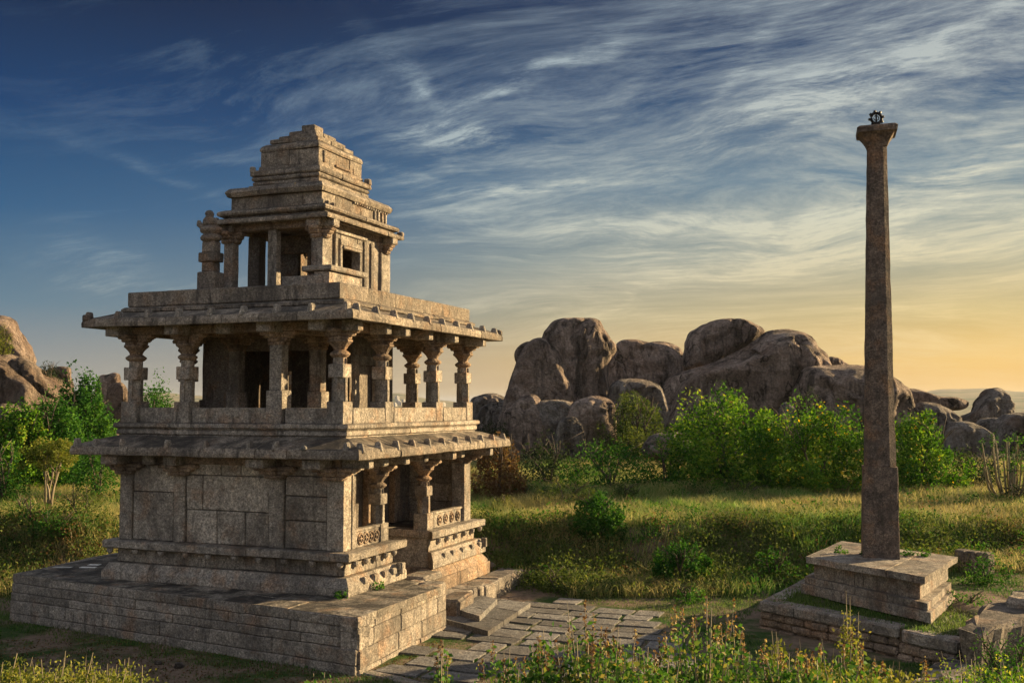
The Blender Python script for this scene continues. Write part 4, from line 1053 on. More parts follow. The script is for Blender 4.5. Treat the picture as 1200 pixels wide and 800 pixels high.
boulder([(1052, 462), (1058, 456), (1072, 455), (1086, 459), (1100, 464), (1118, 465), (1132, 470), (1131, 476), (1120, 480), (1100, 480), (1080, 477), (1060, 474)], 92, 'long flat boulder jutting out to the right of the pillar', .7, amp=.5)
boulder([(1058, 520), (1062, 484), (1074, 472), (1092, 472), (1108, 479), (1120, 490), (1124, 505), (1118, 520)], 86, 'smooth rounded grey boulder under the long flat one', .9, 'boulder_grey')
boulder([(1102, 545), (1104, 512), (1114, 498), (1130, 493), (1148, 499), (1159, 515), (1162, 545)], 78, 'smooth egg-shaped grey boulder right of the yellow-flowered bush', .9, 'boulder_grey')
boulder([(1112, 510), (1126, 489), (1140, 480), (1152, 465), (1165, 454), (1177, 457), (1185, 470), (1186, 486), (1188, 510)], 93, 'pointed grey boulder standing up at the right end of the ridge', .7, 'boulder_grey')
boulder([(1140, 520), (1142, 500), (1152, 491), (1166, 489), (1178, 494), (1184, 520)], 84, 'low rubbly boulder below the pointed one', .9, 'boulder_grey')
boulder([(1165, 530), (1168, 498), (1180, 487), (1200, 485), (1225, 484), (1240, 500), (1240, 530)], 83, 'dark low boulder cut by the right edge of the picture', .9, 'boulder_grey')
boulder([(548, 500), (552, 471), (562, 463), (578, 460), (592, 465), (602, 478), (604, 500)], 98, 'dark low boulder just right of the temple columns', .9, 'boulder_grey')
boulder([(556, 510), (562, 480), (576, 472), (594, 472), (604, 484), (606, 510)], 90, 'dark rounded rock in front of the low one beside the temple', .9, 'boulder_grey')
boulder([(586, 560), (589, 492), (600, 476), (614, 463), (628, 462), (637, 475), (643, 500), (646, 560)], 76, 'grey-brown boulder below the leaning one at the left of the ridge', .9)
boulder([(626, 520), (628, 476), (644, 468), (668, 470), (678, 482), (680, 520)], 76, 'pale wedge-shaped boulder at the foot of the tallest one', .9, 'boulder_grey')
boulder([(662, 540), (666, 482), (680, 468), (700, 463), (717, 470), (720, 490), (718, 540)], 74, 'grey split boulder below the right flank of the tallest one', .9)
boulder([(650, 540), (654, 497), (670, 488), (683, 500), (685, 540)], 71, 'small rounded boulder above the green thicket', .9, 'boulder_grey')
boulder([(910, 500), (912, 480), (920, 471), (931, 480), (934, 500)], 76, 'small pointed grey stone between the two bright bushes', .9, 'boulder_grey')
boulder([(755, 535), (760, 514), (780, 507), (800, 508), (812, 520), (812, 535)], 66, 'low flat rock half hidden in the thicket below the olive bush', .9, 'boulder_grey')
# left hill
boulder([(-70, 450), (-52, 400), (-32, 380), (-12, 371), (2, 369), (14, 374), (21, 386), (26, 400), (33, 412), (38, 420), (31, 430), (20, 440), (0, 450)], 86, 'dark overhanging boulder at the top of the left hill', .8)
boulder([(-120, 540), (-80, 440), (-24, 416), (0, 414), (14, 422), (30, 432), (52, 446), (66, 462), (86, 486), (100, 505), (110, 540)], 74, 'long pale rock slope falling from the left edge', .7, 'boulder_pale')
boulder([(10, 425), (22, 418), (34, 422), (48, 438), (62, 455), (67, 463), (58, 464), (40, 448), (22, 436)], 70, 'narrow pale rock ledge lying across the left rock slope', .8, 'boulder_pale')
boulder([(52, 450), (56, 436), (66, 431), (80, 431), (83, 440), (84, 455)], 78, 'small brown boulder above the trees on the left hill', .9)
boulder([(116, 500), (116, 446), (126, 439), (137, 437), (142, 446), (144, 500)], 92, 'distant grey rock between the left trees and the first column', .9)
boulder([(126, 500), (128, 458), (138, 448), (148, 455), (152, 500)], 88, 'orange sunlit rock face beside the leftmost upper column', .9, 'boulder_pale')
boulder([(-10, 545), (0, 480), (30, 484), (60, 500), (84, 520), (90, 545)], 66, 'lower pale rock apron above the left bushes', .8, 'boulder_pale')

# ------------------------------------------------------------------ foliage
def leaves(centers, size, rsn, up_bias=.3, aspect=.5, droop=0.0):
    k = len(centers)
    n = rsn.normal(size=(k, 3)); n[:, 2] = np.abs(n[:, 2])*(.6+up_bias); n /= np.linalg.norm(n, axis=1)[:, None]
    a = rsn.normal(size=(k, 3)); a -= (a*n).sum(1)[:, None]*n; a /= np.linalg.norm(a, axis=1)[:, None]
    b = np.cross(n, a); s = size*rsn.uniform(.55, 1.35, (k, 1))
    tip = a*s; side = b*s*aspect
    c = centers
    V = np.stack([c-tip*.5, c-side*.5+n*s*.06, c+tip*.5-n*s*.1, c+side*.5+n*s*.06], 1)
    return V
def crown_points(n, rad3, rsn, clumps=14, csz=.35, hollow=.45, dome=True):
    """points in leaf clumps spread through an uneven volume, base at z=0"""
    K = clumps*5; u = rsn.normal(size=(K, 3)); u /= np.linalg.norm(u, axis=1)[:, None]
    if dome: u[:, 2] = np.abs(u[:, 2])
    else: u[:, 2] = np.where(u[:, 2] < -.35, -u[:, 2], u[:, 2])
    u[:, 2] *= .92; r = rsn.uniform(.78, .98, (K, 1))*(1+.03*rsn.normal(size=(K, 1))); r[:K//3] *= rsn.uniform(.25, .8, (K//3, 1)); C = u*r
    w = rsn.uniform(.6, 1.2, K); w /= w.sum(); idx = rsn.choice(K, n, p=w)
    sz = csz*.7*rsn.uniform(.55, 1.35, (K, 1))
    p = rsn.normal(size=(n, 3)); p /= np.linalg.norm(p, axis=1)[:, None]; p *= rsn.uniform(.25, 1.0, (n, 1))**.5
    P = C[idx]+p*sz[idx]
    if dome:
        P[:, 2] = np.clip(np.abs(P[:, 2]), 0, 1.15); t = np.clip(P[:, 2]/.3, 0, 1); kx = .86+.14*t
    else:
        P[:, 2] = np.clip((P[:, 2]+1)/2, 0, 1.2); t = np.clip(P[:, 2]/.35, 0, 1); kx = .72+.28*t
    P[:, 0] *= kx; P[:, 1] *= kx
    return P*np.array([rad3[0], rad3[1], rad3[2]]), (rsn.uniform(0, 1, K))[idx]
seedc = [100]
def bush(px, ytop, wpx, d, mat, label, name='bush', n=None, leaf=.16, group=None, cat='bush', zb=None, depth=.8, clumps=16, csz=.34, trunk=0, extra=None, bark='bark', lift=0.0, up_bias=.3, hollow=.45, base_drop=.15):
    seedc[0] += 1; rsn = np.random.RandomState(seedc[0]); rr = random.Random(seedc[0])
    g = ground_at(px, d)
    if zb is not None: g[2] = zb
    top = atd(px, ytop, d)[2]; h = max(top-g[2], .3); rx = wpx/2*d/F
    root = empty(name, tuple(g), label, cat, group)
    area = rx*h*3.2
    n = int(n*1.7) if n else int(min(18000, max(500, area/(leaf*leaf)*3.4)))
    hb = h*lift
    P, ct = crown_points(n, (rx, rx*depth, h-hb), rsn, clumps, csz, hollow, dome=lift == 0)
    P[:, 2] += hb-base_drop*(lift == 0)
    tint = np.clip(ct*.5+rsn.uniform(0, .5, n), 0, 1)
    V = leaves(P, leaf, rsn, up_bias)
    # turn into the viewer's frame so that width runs across the line of sight
    Rm = np.array([[rt[0], fwh[0], 0], [rt[1], fwh[1], 0], [0, 0, 1]]); V = V @ Rm.T
    cr = np_mesh('crown', V, 4, M[mat], tint, parent=root)
    mb = MB(); ns = trunk or 4
    for i in range(ns):
        a = rr.uniform(0, 2*PI); r1 = rr.uniform(.35, .75); L = h*rr.uniform(.6, .88)
        p0 = Vector((rr.uniform(-.1, .1)*rx, rr.uniform(-.1, .1)*rx, -.2)); p3 = Vector((math.cos(a)*rx*r1, math.sin(a)*rx*r1*depth, L))
        p1 = p0.lerp(p3, .35)+Vector((0, 0, h*.12)); p2 = p0.lerp(p3, .7)+Vector((rr.uniform(-.1, .1)*rx, 0, h*.08))
        w = .035*h/2.5+.02
        if trunk: w = .05*h/3
        mb.tube([p0, p1, p2, p3], [w, w*.75, w*.5, w*.2], 6)
        for q in range(3):
            s = p1.lerp(p3, rr.uniform(.1, .7)); e = s+Vector((rr.uniform(-.5, .5)*rx, rr.uniform(-.5, .5)*rx, rr.uniform(.15, .4)*h)); mb.tube([s, s.lerp(e, .5)+Vector((0, 0, .05*h)), e], [w*.4, w*.3, w*.12], 5)
    mb.build('stem' if not trunk else 'trunk', M[bark], root)
    if extra:   # flowers scattered on the crown's outside
        k, fm, fs = extra; sel = rsn.choice(n, k); Q = P[sel]*1.03+rsn.normal(size=(k, 3))*.05
        f = leaves(Q, fs, rsn, .8, .9) @ Rm.T; np_mesh('flowers', f, 4, M[fm], rsn.uniform(0, 1, k), parent=root)['kind'] = 'stuff'
    return root
# -- right of the temple
bush(850, 452, 150, 57, 'leaf_bright', 'tall bright lime-green bush glowing in the sun, left of the yellow-flowered one', leaf=.21, clumps=26, csz=.30, n=11000, extra=(160, 'spike', .13))
bush(952, 467, 160, 56, 'leaf_bright', 'big rounded green bush covered in small yellow flowers, left of the pillar', leaf=.19, clumps=26, csz=.30, n=12000, extra=(460, 'flower', .16))
bush(1066, 476, 132, 56, 'leaf_bright', 'green bush with a few yellow flowers, right of the pillar', leaf=.19, clumps=20, csz=.30, n=9000, extra=(160, 'flower', .16))
bush(742, 453, 92, 72, 'leaf_olive', 'thin dark olive shrub in front of the boulders, above the thicket', leaf=.17, clumps=22, csz=.26, n=6500)
bush(640, 507, 104, 58, 'leaf_dark', 'dark green shrub at the left foot of the boulder ridge', leaf=.17, clumps=16)
bush(714, 508, 124, 56, 'leaf_mid', 'green thicket bush below the olive shrub', leaf=.17, clumps=16)
bush(782, 512, 96, 57, 'leaf_mid', 'green bush just left of the tall lime-green one', leaf=.16, clumps=16)
bush(948, 455, 56, 76, 'leaf_dark', 'dark blue-green bush on the flat-topped boulder, left of the pillar', leaf=.17)
bush(1142, 522, 84, 57, 'leaf_dark', 'dark shrub right of the flowered bush', leaf=.17, clumps=14)
bush(1186, 560, 44, 50, 'leaf_dark', 'small dark shrub below the pale-stalked succulent', leaf=.14)
bush(586, 507, 66, 52, 'leaf_rust', 'dry rust-brown shrub touching the right end of the temple eave', leaf=.15, clumps=16, n=4500)
bush(580, 484, 44, 74, 'leaf_dark', 'dark brownish bush behind the temple, below the low boulder', leaf=.17)
bush(662, 556, 84, 50, 'leaf_olive', 'sprawling low olive shrub on the grass crest', leaf=.10, clumps=14, csz=.3)
bush(735, 560, 60, 52, 'leaf_olive', 'second low olive shrub further right on the grass crest', leaf=.10, clumps=12, csz=.3)
bush(698, 574, 76, 43, 'leaf_mid', 'round fresh-green bush in the middle of the grassy bank', leaf=.13, clumps=18, csz=.32, n=5000, zb=Hs(*ground_at(696, 44)[:2])-.2)
bush(795, 626, 72, 39.5, 'leaf_mid', 'deep green bush on the lower right of the bank', leaf=.13, clumps=14, n=3600)
bush(806, 676, 44, 36.5, 'leaf_mid', 'small green bush at the foot of the bank beside the paving', leaf=.10, clumps=10)
bush(900, 634, 64, 40, 'leaf_mid', 'green bush on the bank left of the pillar terrace', leaf=.12, clumps=12)
bush(610, 560, 50, 52, 'leaf_olive', 'grassy olive tussock bush beside the temple end', leaf=.08)
bush(655, 655, 70, 38.5, 'leaf_olive', 'grey-green weedy bush at the left foot of the bank', leaf=.08, clumps=18, csz=.26)
bush(610, 660, 50, 39.5, 'leaf_olive', 'brownish weedy bush beside the fallen stones', leaf=.08, clumps=14)
bush(590, 575, 40, 49, 'leaf_yellow', 'yellow-green grassy bush right of the temple porch', leaf=.08)
bush(1150, 640, 70, 35, 'leaf_mid', 'leafy green shrub behind the flat slab at the right', leaf=.10, clumps=14, depth=.6)
bush(1122, 682, 76, 32.0, 'leaf_mid', 'low bright herbs between pillar plinth and the flat slab', leaf=.09, clumps=14)
bush(1172, 728, 110, 24.0, 'leaf_mid', 'leafy creeper mound below the flat slab in the lower right corner', leaf=.07, clumps=18, depth=.7)
bush(868, 560, 60, 53, 'leaf_olive', 'tall weedy olive bush below the lime-green one', leaf=.09)
# -- left side
bush(22, 468, 112, 56, 'leaf_bright', 'wide light-green tree at the left edge below the rock slope', name='tree', cat='tree', leaf=.21, clumps=30, csz=.3, trunk=4, n=10500)
bush(98, 436, 92, 62, 'leaf_mid', 'dense green tree between the rock slope and the temple', name='tree', cat='tree', leaf=.21, clumps=24, csz=.3, trunk=4, n=10000)
bush(182, 438, 84, 66, 'leaf_mid', 'green tree seen between the two leftmost upper columns', name='tree', cat='tree', leaf=.18, clumps=18, trunk=4, n=6500)
bush(116, 500, 62, 52, 'leaf_mid', 'dark green tree against the left end of the lower eave', name='tree', cat='tree', leaf=.14, trunk=3)
bush(60, 508, 66, 46, 'leaf_yellow', 'slender yellowish tree with a bare forked trunk in the left meadow', name='tree', cat='tree', leaf=.10, trunk=5, lift=.32, clumps=18, csz=.26, n=3000, bark='bark_pale', hollow=.3)
bush(62, 462, 84, 57, 'leaf_mid', 'full green bush between the light-green and the dense tree at the left', leaf=.19, clumps=30, n=8000)
bush(8, 508, 60, 50, 'leaf_mid', 'green bush at the left edge under the wide tree', leaf=.13)
bush(40, 575, 60, 43, 'leaf_mid', 'low fresh-green bush at the foot of the slender tree', leaf=.10)
bush(100, 566, 70, 44, 'leaf_olive', 'thin twiggy olive shrub right of the slender tree', leaf=.09, n=1500, hollow=.2, clumps=20)
bush(70, 592, 60, 42, 'leaf_mid', 'leafy clump between the slender tree and the temple plinth', leaf=.10)
bush(2, 378, 26, 73, 'leaf_yellow', 'small bright bush growing on the rock at the left edge', leaf=.12, zb=8.0)
bush(56, 419, 34, 76, 'leaf_dark', 'small dark bush beside the overhanging boulder on the left hill', leaf=.12, zb=5.4)
bush(80, 462, 44, 67, 'leaf_olive', 'olive bush on the rock slope behind the dense tree', leaf=.14, zb=1.5)
bush(2, 700, 16, 31, 'leaf_mid', 'small leafy weed at the left corner of the platform', leaf=.06)
# -- tufts growing on stone
for px, py, z, lb in ((348, 692, PT, 'leafy tuft on the platform against the temple base'), (443, 690, PT, 'small leafy tuft at the sunlit foot of the temple'), (400, 700, PT, 'short leafy tuft at the near corner of the temple base'),
                      (986, 648, SZ, 'tuft on the left back of the pillar slab'), (1016, 651, SZ, 'tuft against the left foot of the tall pillar'), (1063, 651, SZ, 'tuft right of the foot of the tall pillar'), (1083, 651, SZ, 'tuft at the right rear of the pillar slab')):
    p = atz(px, py, z); seedc[0] += 1; rsn = np.random.RandomState(seedc[0]); n = 110
    P, ct = crown_points(n, (.24, .24, .26), rsn, 6, .4)
    o = np_mesh('grass_tuft', leaves(P, .09, rsn), 4, M['leaf_mid'], rsn.uniform(.3, 1, n), loc=tuple(p)); tag(o, lb, 'plant', 'tufts growing out of stone joints')

# -- succulent with pale stalks, right edge
g = ground_at(1180, 52); su = empty('succulent_shrub', tuple(g), 'tall shrub of bare pale upright stalks with leafy tips at the right edge', 'shrub')
rr = random.Random(77); mb = MB(); tips = []
for i in range(34):
    a = rr.uniform(0, 2*PI); r1 = rr.uniform(.2, 1.5); x, y = math.cos(a)*r1*.9, math.sin(a)*r1*.7; h = rr.uniform(1.6, 3.4)
    p0 = Vector((x*.4, y*.4, -.1)); p3 = Vector((x*1.2, y*1.2, h)); p1 = p0.lerp(p3, .4)+Vector((x*.25, y*.25, 0)); mb.tube([p0, p1, p3], [.05, .045, .035], 5); tips.append(p3)
mb.build('stalks', M['stalk'], su)
rsn = np.random.RandomState(5); Q = np.array([list(t) for t in tips]); Q = np.repeat(Q, 22, 0)+rsn.normal(size=(len(tips)*22, 3))*.14
np_mesh('leaves', leaves(Q, .13, rsn), 4, M['leaf_mid'], rsn.uniform(0, 1, len(Q)), parent=su)

# -- foreground weeds with reddish seed spikes
def weed(px, d, ytip, label, spikes=5, nleaf=420, mat='leaf_weed', spread=.45, leaf=.078, slen=.24, group=None):
    seedc[0] += 1; rsn = np.random.RandomState(seedc[0]); rr = random.Random(seedc[0])
    g = ground_at(px, d); top = atd(px, ytip, d)[2]; h = max(top-g[2], .35)
    root = empty('spiked_weed' if spikes else 'weed', tuple(g), label, 'weed', group)
    mb = MB(); pts = []; sp = MB(); tips = []
    nst = max(spikes, 6)
    for i in range(nst):
        a = rr.uniform(0, 2*PI); r1 = rr.uniform(.1, 1)*spread; hh = h*(rr.uniform(.72, 1.0) if i else 1.0)
        p0 = Vector((math.cos(a)*r1*.3, math.sin(a)*r1*.3, -.1)); p3 = Vector((math.cos(a)*r1, math.sin(a)*r1, hh)); p1 = p0.lerp(p3, .5)+Vector((math.cos(a)*r1*.12, math.sin(a)*r1*.12, 0))
        mb.tube([p0, p1, p3], [.011, .009, .004], 4)
        body = p0.lerp(p3, 1.0)
        if i < spikes: tips.append((p1, p3))
        for q in range(nleaf//nst):
            t = rr.uniform(.15, .80) ** .8; b = p0.lerp(p1, t*2) if t < .5 else p1.lerp(p3, t*2-1)
            pts.append((b.x+rr.gauss(0, .075), b.y+rr.gauss(0, .075), b.z+rr.gauss(0, .05)))
    mb.build('stem', M['stalk'] if mat == 'leaf_yellow' else M['bark_pale'], root)
    P = np.array(pts); np_mesh('leaves', leaves(P, leaf, rsn, .1, .55), 4, M[mat], rsn.uniform(.15, 1, len(P)), parent=root)
    if spikes:
        for (a, b) in tips:
            S = []
            L = slen*rr.uniform(.7, 1.5)
            for q in range(34):
                t = rr.random(); w = .016*math.sin(PI*min(1, t*.85+.12))+.003
                S.append((b.x+rr.gauss(0, w), b.y+rr.gauss(0, w), b.z-L*.9+L*t))
            S = np.array(S); np_mesh('seed_spike', leaves(S, .038, rsn, .2, .6), 4, M['spike'], rsn.uniform(0, 1, len(S)), parent=root)
    return root
rw = random.Random(13); idx = 0
spots = []
for px in np.arange(596, 1000, 21.0): spots.append((px+rw.uniform(-6, 6), rw.uniform(10.5, 13.5)))
heights = lambda px: 746-22*math.exp(-((px-820)/60)**2)-12*math.exp(-((px-680)/40)**2)+rw.uniform(-12, 24)
for i, (px, d) in enumerate(spots):
    weed(px, d, heights(px), 'leafy green weed with upright reddish seed spikes in the dense row along the bottom edge', spikes=rw.randint(1, 4), nleaf=320, group='spiked weeds along the bottom edge')
weed(690, 12, 700, 'tallest pale pointed seed spikes rising over the paving in the weed row', spikes=3, nleaf=200, spread=.3, slen=.3)
weed(820, 12, 703, 'tallest dark red seed spikes at the middle of the weed row', spikes=5, nleaf=300, spread=.5, slen=.3)
weed(521, 13, 744, 'lone slender weed with two spikes in front of the paving', spikes=3, nleaf=160, spread=.16, slen=.2)
weed(376, 12, 780, 'small leafy sprig at the bottom edge below the platform corner', spikes=0, nleaf=130, spread=.2)
weed(990, 17, 690, 'tall thin sapling with yellow-green leaves in front of the pillar terrace', spikes=0, nleaf=420, mat='leaf_yellow', spread=.3, leaf=.07)
for i, (px, d, yt) in enumerate(((915, 14, 742), (950, 15, 745), (1010, 15, 757), (1040, 14, 765), (1075, 14, 778), (975, 13, 768), (1000, 11.5, 775), (1050, 11, 782))):
    weed(px, d, yt, 'straw-coloured leafy weed in the tangle below the pillar terrace', spikes=1 if i % 2 else 0, nleaf=340, mat='leaf_yellow', spread=.5, group='straw-coloured weeds below the terrace')
for i, (px, d, yt) in enumerate(((15, 12, 768), (45, 13, 774), (75, 12, 762), (100, 12.5, 764), (125, 12, 768), (150, 12.5, 772), (172, 12, 780), (-10, 11, 760), (60, 11, 778), (110, 10.5, 780))):
    weed(px, d, yt, 'yellow-green feathery weed of the clump in the lower left corner', spikes=0, nleaf=1000, mat='leaf_yellow', spread=.5, leaf=.045, group='feathery weeds in the lower left corner')
for i, (px, d, yt) in enumerate(((1130, 20, 752), (1160, 18, 768), (1195, 19, 745), (1180, 14, 778), (1110, 13, 785), (1150, 12, 790), (1205, 13, 775))):
    weed(px, d, yt, 'green creeping weed in the lower right corner', spikes=0, nleaf=420, mat='leaf_bright', spread=.6, leaf=.06, group='green weeds in the lower right corner')

# ------------------------------------------------------------------ grass
def blades(X, Y, hmin, hmax, wid, mat, name, label, rsn, bend=.35, zoff=0.0, head=0):
    k = len(X); Z = H(X, Y)+zoff; h = rsn.uniform(hmin, hmax, k)*(0.75+.5*np.clip(lump(X, Y, .6, 3)*.5+.5, 0, 1)); a = rsn.uniform(0, 2*PI, k)
    dirx, diry = np.cos(a), np.sin(a); bd = rsn.uniform(.05, bend, k)*h; w = wid*rsn.uniform(.7, 1.4, k)
    # width across
    b = a+PI/2+rsn.normal(size=k)*.6; wx, wy = np.cos(b)*w/2, np.sin(b)*w/2
    B = np.stack([X, Y, Z-.05], 1); Wv = np.stack([wx, wy, np.zeros(k)], 1)
    Mi = B+np.stack([dirx*bd*.3, diry*bd*.3, h*.6], 1); Tp = B+np.stack([dirx*bd, diry*bd, h], 1)
    q = np.stack([B-Wv, B+Wv, Mi+Wv*.8, Mi-Wv*.8], 1); t = np.stack([Mi-Wv*.8, Mi+Wv*.8, Tp+Wv*.1, Tp-Wv*.1], 1)
    V = np.concatenate([q, t], 0); tint = rsn.uniform(0, 1, k); o = np_mesh(name, V, 4, M[mat], np.concatenate([tint, tint]))
    tag(o, label, 'grass', kind='stuff'); return o
rsn = np.random.RandomState(42)
def scatter(n, d0, d1, pad=1.08, power=1.0, l0=None, l1=None):
    t = rsn.uniform(0, 1, n)**power; d = d0+(d1-d0)*t
    s = rsn.uniform(-1, 1, n)*.52*pad if l0 is None else rsn.uniform((l0-600)/F, (l1-600)/F, n)
    l = s*d; return CAM[0]+fwh[0]*d+rt[0]*l, CAM[1]+fwh[1]*d+rt[1]*l, d, l
def excl(X, Y, d, l):
    ab_ = (B_-A_)/np.linalg.norm(B_-A_); dw = (X-A_[0])*ab_[1]-(Y-A_[1])*ab_[0]
    m = (X > A_[0]-.1) & (X < 2.08) & (dw < .12) & (Y < 11.2)
    # pillar terrace
    r = (X-14.2)**2+(Y-7.9)**2; m |= (r < 4.1**2)
    m |= (X > -.5) & (X < 3.6) & (Y > 2) & (Y < 10.4)
    return ~m
X, Y, d, l = scatter(560000, 37.5, 70)
k = excl(X, Y, d, l) & (lump(X, Y, .35, 5)+rsn.uniform(-.6, .9, len(X)) > -.35)
k &= ~((X > 10.5) & (X < 16) & (Y < 12.5) & (Y > 4))
k &= (d > 43.0+lump(X, Y, .5, 3)*1.2) | (rsn.uniform(0, 1, len(X)) < .5)
X, Y = X[k], Y[k]
blades(X, Y, .18, .68, .026, 'grass_meadow', 'meadow_grass', 'tall meadow grass, green to straw, on the bank behind the court', rsn, 1.2)
# short bright grass at the foot of the bank and round the platform
X, Y, d, l = scatter(170000, 22.5, 40)
pm = np.array([inside(a, b, poly) for a, b in zip(X, Y)])
ab = (B_-A_)/np.linalg.norm(B_-A_); dist = -((X-A_[0])*(-ab[1])+(Y-A_[1])*ab[0])
zpath = (l < -2) & (d < 34.5) & (dist > 1.0+lump(X, Y, .9)*.5) & (rsn.uniform(0, 1, len(X)) > .06+.5*(lump(X, Y, 1.3, 4) > .25))
k = excl(X, Y, d, l) & ~pm & ~zpath
X, Y = X[k], Y[k]
blades(X, Y, .05, .16, .022, 'grass_low', 'short_grass', 'short green grass round the platform and along the paving', rsn, .8)
# moss / grass in paving joints
X, Y, d, l = scatter(150000, 25.5, 38); pm = np.array([inside(a, b, poly) for a, b in zip(X, Y)]); k = pm & excl(X, Y, d, l)
X, Y = X[k], Y[k]; blades(X, Y, .05, .085, .024, 'grass_low', 'joint_moss', 'low moss and grass in the joints of the paving', rsn, .6, 0.0)
# near bank
X, Y, d, l = scatter(90000, 9, 26, l0=-60, l1=1260)
k = ((l > 1.0) & (d < 23)) | ((l < -4.5) & (d < 15)) | (l > 9)
pm = np.array([inside(a, b, poly) for a, b in zip(X, Y)]); k &= ~pm
k &= ~((X > 10.2) & (Y > 3.8))
X, Y = X[k], Y[k]; blades(X, Y, .10, .34, .012, 'grass_meadow', 'bank_grass', 'rough grass on the near bank at the bottom of the picture', rsn, .6)
# terrace herbs
rs2 = np.random.RandomState(8); X = rs2.uniform(10.3, 18.5, 26000); Y = rs2.uniform(4.0, 13.5, 26000)
c5p = [tuple(cc+(p-cc)*.93) for p in c5]; pm = np.array([inside(a, b, c5p) and not inside(a, b, low) for a, b in zip(X, Y)])
X, Y = X[pm], Y[pm]
zo = (TZ-.08)-H(X, Y); blades(X, Y, .06, .2, .03, 'grass_low', 'terrace_herbs', 'green herbs growing on the pillar terrace', rsn, .7, zo)
def cover(n, d0, d1, cond, size, leafsz, mat, name, label, seed, per=60, hgt=.5):
    r2 = np.random.RandomState(seed); t = r2.uniform(0, 1, n); d = d0+(d1-d0)*t; l = r2.uniform(-1, 1, n)*.56*d
    X = CAM[0]+fwh[0]*d+rt[0]*l; Y = CAM[1]+fwh[1]*d+rt[1]*l; k = excl(X, Y, d, l) & cond(X, Y, d, l) & ~((X > 10.5) & (X < 16) & (Y < 12.5) & (Y > 4))
    X, Y = X[k], Y[k]; m = len(X); Z = H(X, Y); R_ = size*r2.uniform(.5, 1.5, m)
    p = r2.normal(size=(m, per, 3)); p /= np.linalg.norm(p, axis=2)[:, :, None]; p *= r2.uniform(.3, 1, (m, per, 1))**.5; p[:, :, 2] = np.abs(p[:, :, 2])*hgt*2*r2.uniform(.6, 1.4, (m, 1))
    P = np.stack([X, Y, Z-.05], 1)[:, None, :]+p*R_[:, None, None]; P = P.reshape(-1, 3)
    ti = np.clip(np.repeat(r2.uniform(0, .6, m), per)+r2.uniform(0, .4, m*per), 0, 1)
    o = np_mesh(name, leaves(P, leafsz, r2, .2), 4, M[mat], ti); tag(o, label, 'undergrowth', kind='stuff')
cover(3000, 37.8, 44.5, lambda X, Y, d, l: lump(X, Y, .4, 2) > -.3, .62, .12, 'leaf_olive', 'bank_undergrowth', 'olive and brown undergrowth covering the face of the bank', 1, 70)
cover(1500, 37.8, 64, lambda X, Y, d, l: lump(X, Y, .5, 7) > .0, .60, .13, 'leaf_mid', 'green_undergrowth', 'fresh green undergrowth in patches of the meadow', 2, 70)
cover(1100, 38, 45, lambda X, Y, d, l: lump(X, Y, .6, 4) > .1, .55, .10, 'leaf_rust', 'dry_undergrowth', 'dry rust-brown undergrowth on the bank', 3, 60)
cover(2600, 43.0, 66, lambda X, Y, d, l: lump(X, Y, .4, 11) > -.1, .38, .08, 'leaf_yellow', 'feathery_undergrowth', 'feathery yellow-green growth on the crest of the bank', 9, 80, .42)
cover(500, 60, 80, lambda X, Y, d, l: lump(X, Y, .3, 7) > -.5, .9, .19, 'leaf_dark', 'thicket_undergrowth', 'dark low thicket at the foot of the boulder ridge', 4, 90, .45)
# leaf litter and pebbles on the dirt in front of the platform
r2 = np.random.RandomState(3); d = r2.uniform(24, 31, 9000); l = r2.uniform(-17, -2, 9000); X = CAM[0]+fwh[0]*d+rt[0]*l; Y = CAM[1]+fwh[1]*d+rt[1]*l
k = excl(X, Y, d, l); X, Y = X[k], Y[k]; o = np_mesh('leaf_litter', leaves(np.stack([X, Y, H(X, Y)+.015], 1), .07, r2, 3.0, .6), 4, M['leaf_rust'], r2.uniform(0, 1, len(X))); tag(o, 'dry leaf litter on the dirt in front of the platform', 'litter', kind='stuff')
# tall seed-headed stems standing out of the meadow: countless
X, Y, d, l = scatter(2600, 41, 60); k = excl(X, Y, d, l) & (lump(X, Y, .5, 9) > -.1) & ~((X > 10.5) & (X < 16) & (Y < 12.5) & (Y > 4)); X, Y = X[k], Y[k]
blades(X, Y, .5, 1.0, .02, 'stalk', 'seed_stems', 'dry pale seed stems standing in the meadow', rsn, .8)

# ------------------------------------------------------------------ far city on the slope
rc = random.Random(4); 
for i in range(46):
    px = rc.choice([rc.uniform(425, 545), rc.uniform(440, 590), rc.uniform(-60, 420)]) if i > 20 else rc.uniform(425, 560)
    dd = rc.uniform(2150, 3300); P = CAM+fwh*dd+rt*((px-600)/F*dd); z = Hs(P[0], P[1]); w, h = rc.uniform(6, 14), rc.uniform(5, 12)
    mb = MB(); mb.box(-w/2, w/2, -w/2, w/2, -3, h, amp=0, ch=.2, cell=50); mb.box(-w/2+2, w/2-3, -w/3, w/3, h, h+2.5, amp=0, ch=.2, cell=50)
    o = mb.build('city_block', M['far_wall'], None, loc=(P[0], P[1], z)); o.rotation_euler = (0, 0, rc.uniform(0, 1.5))
    tag(o, 'tiny pale building of the distant town seen through the temple columns', 'building', 'distant town buildings')

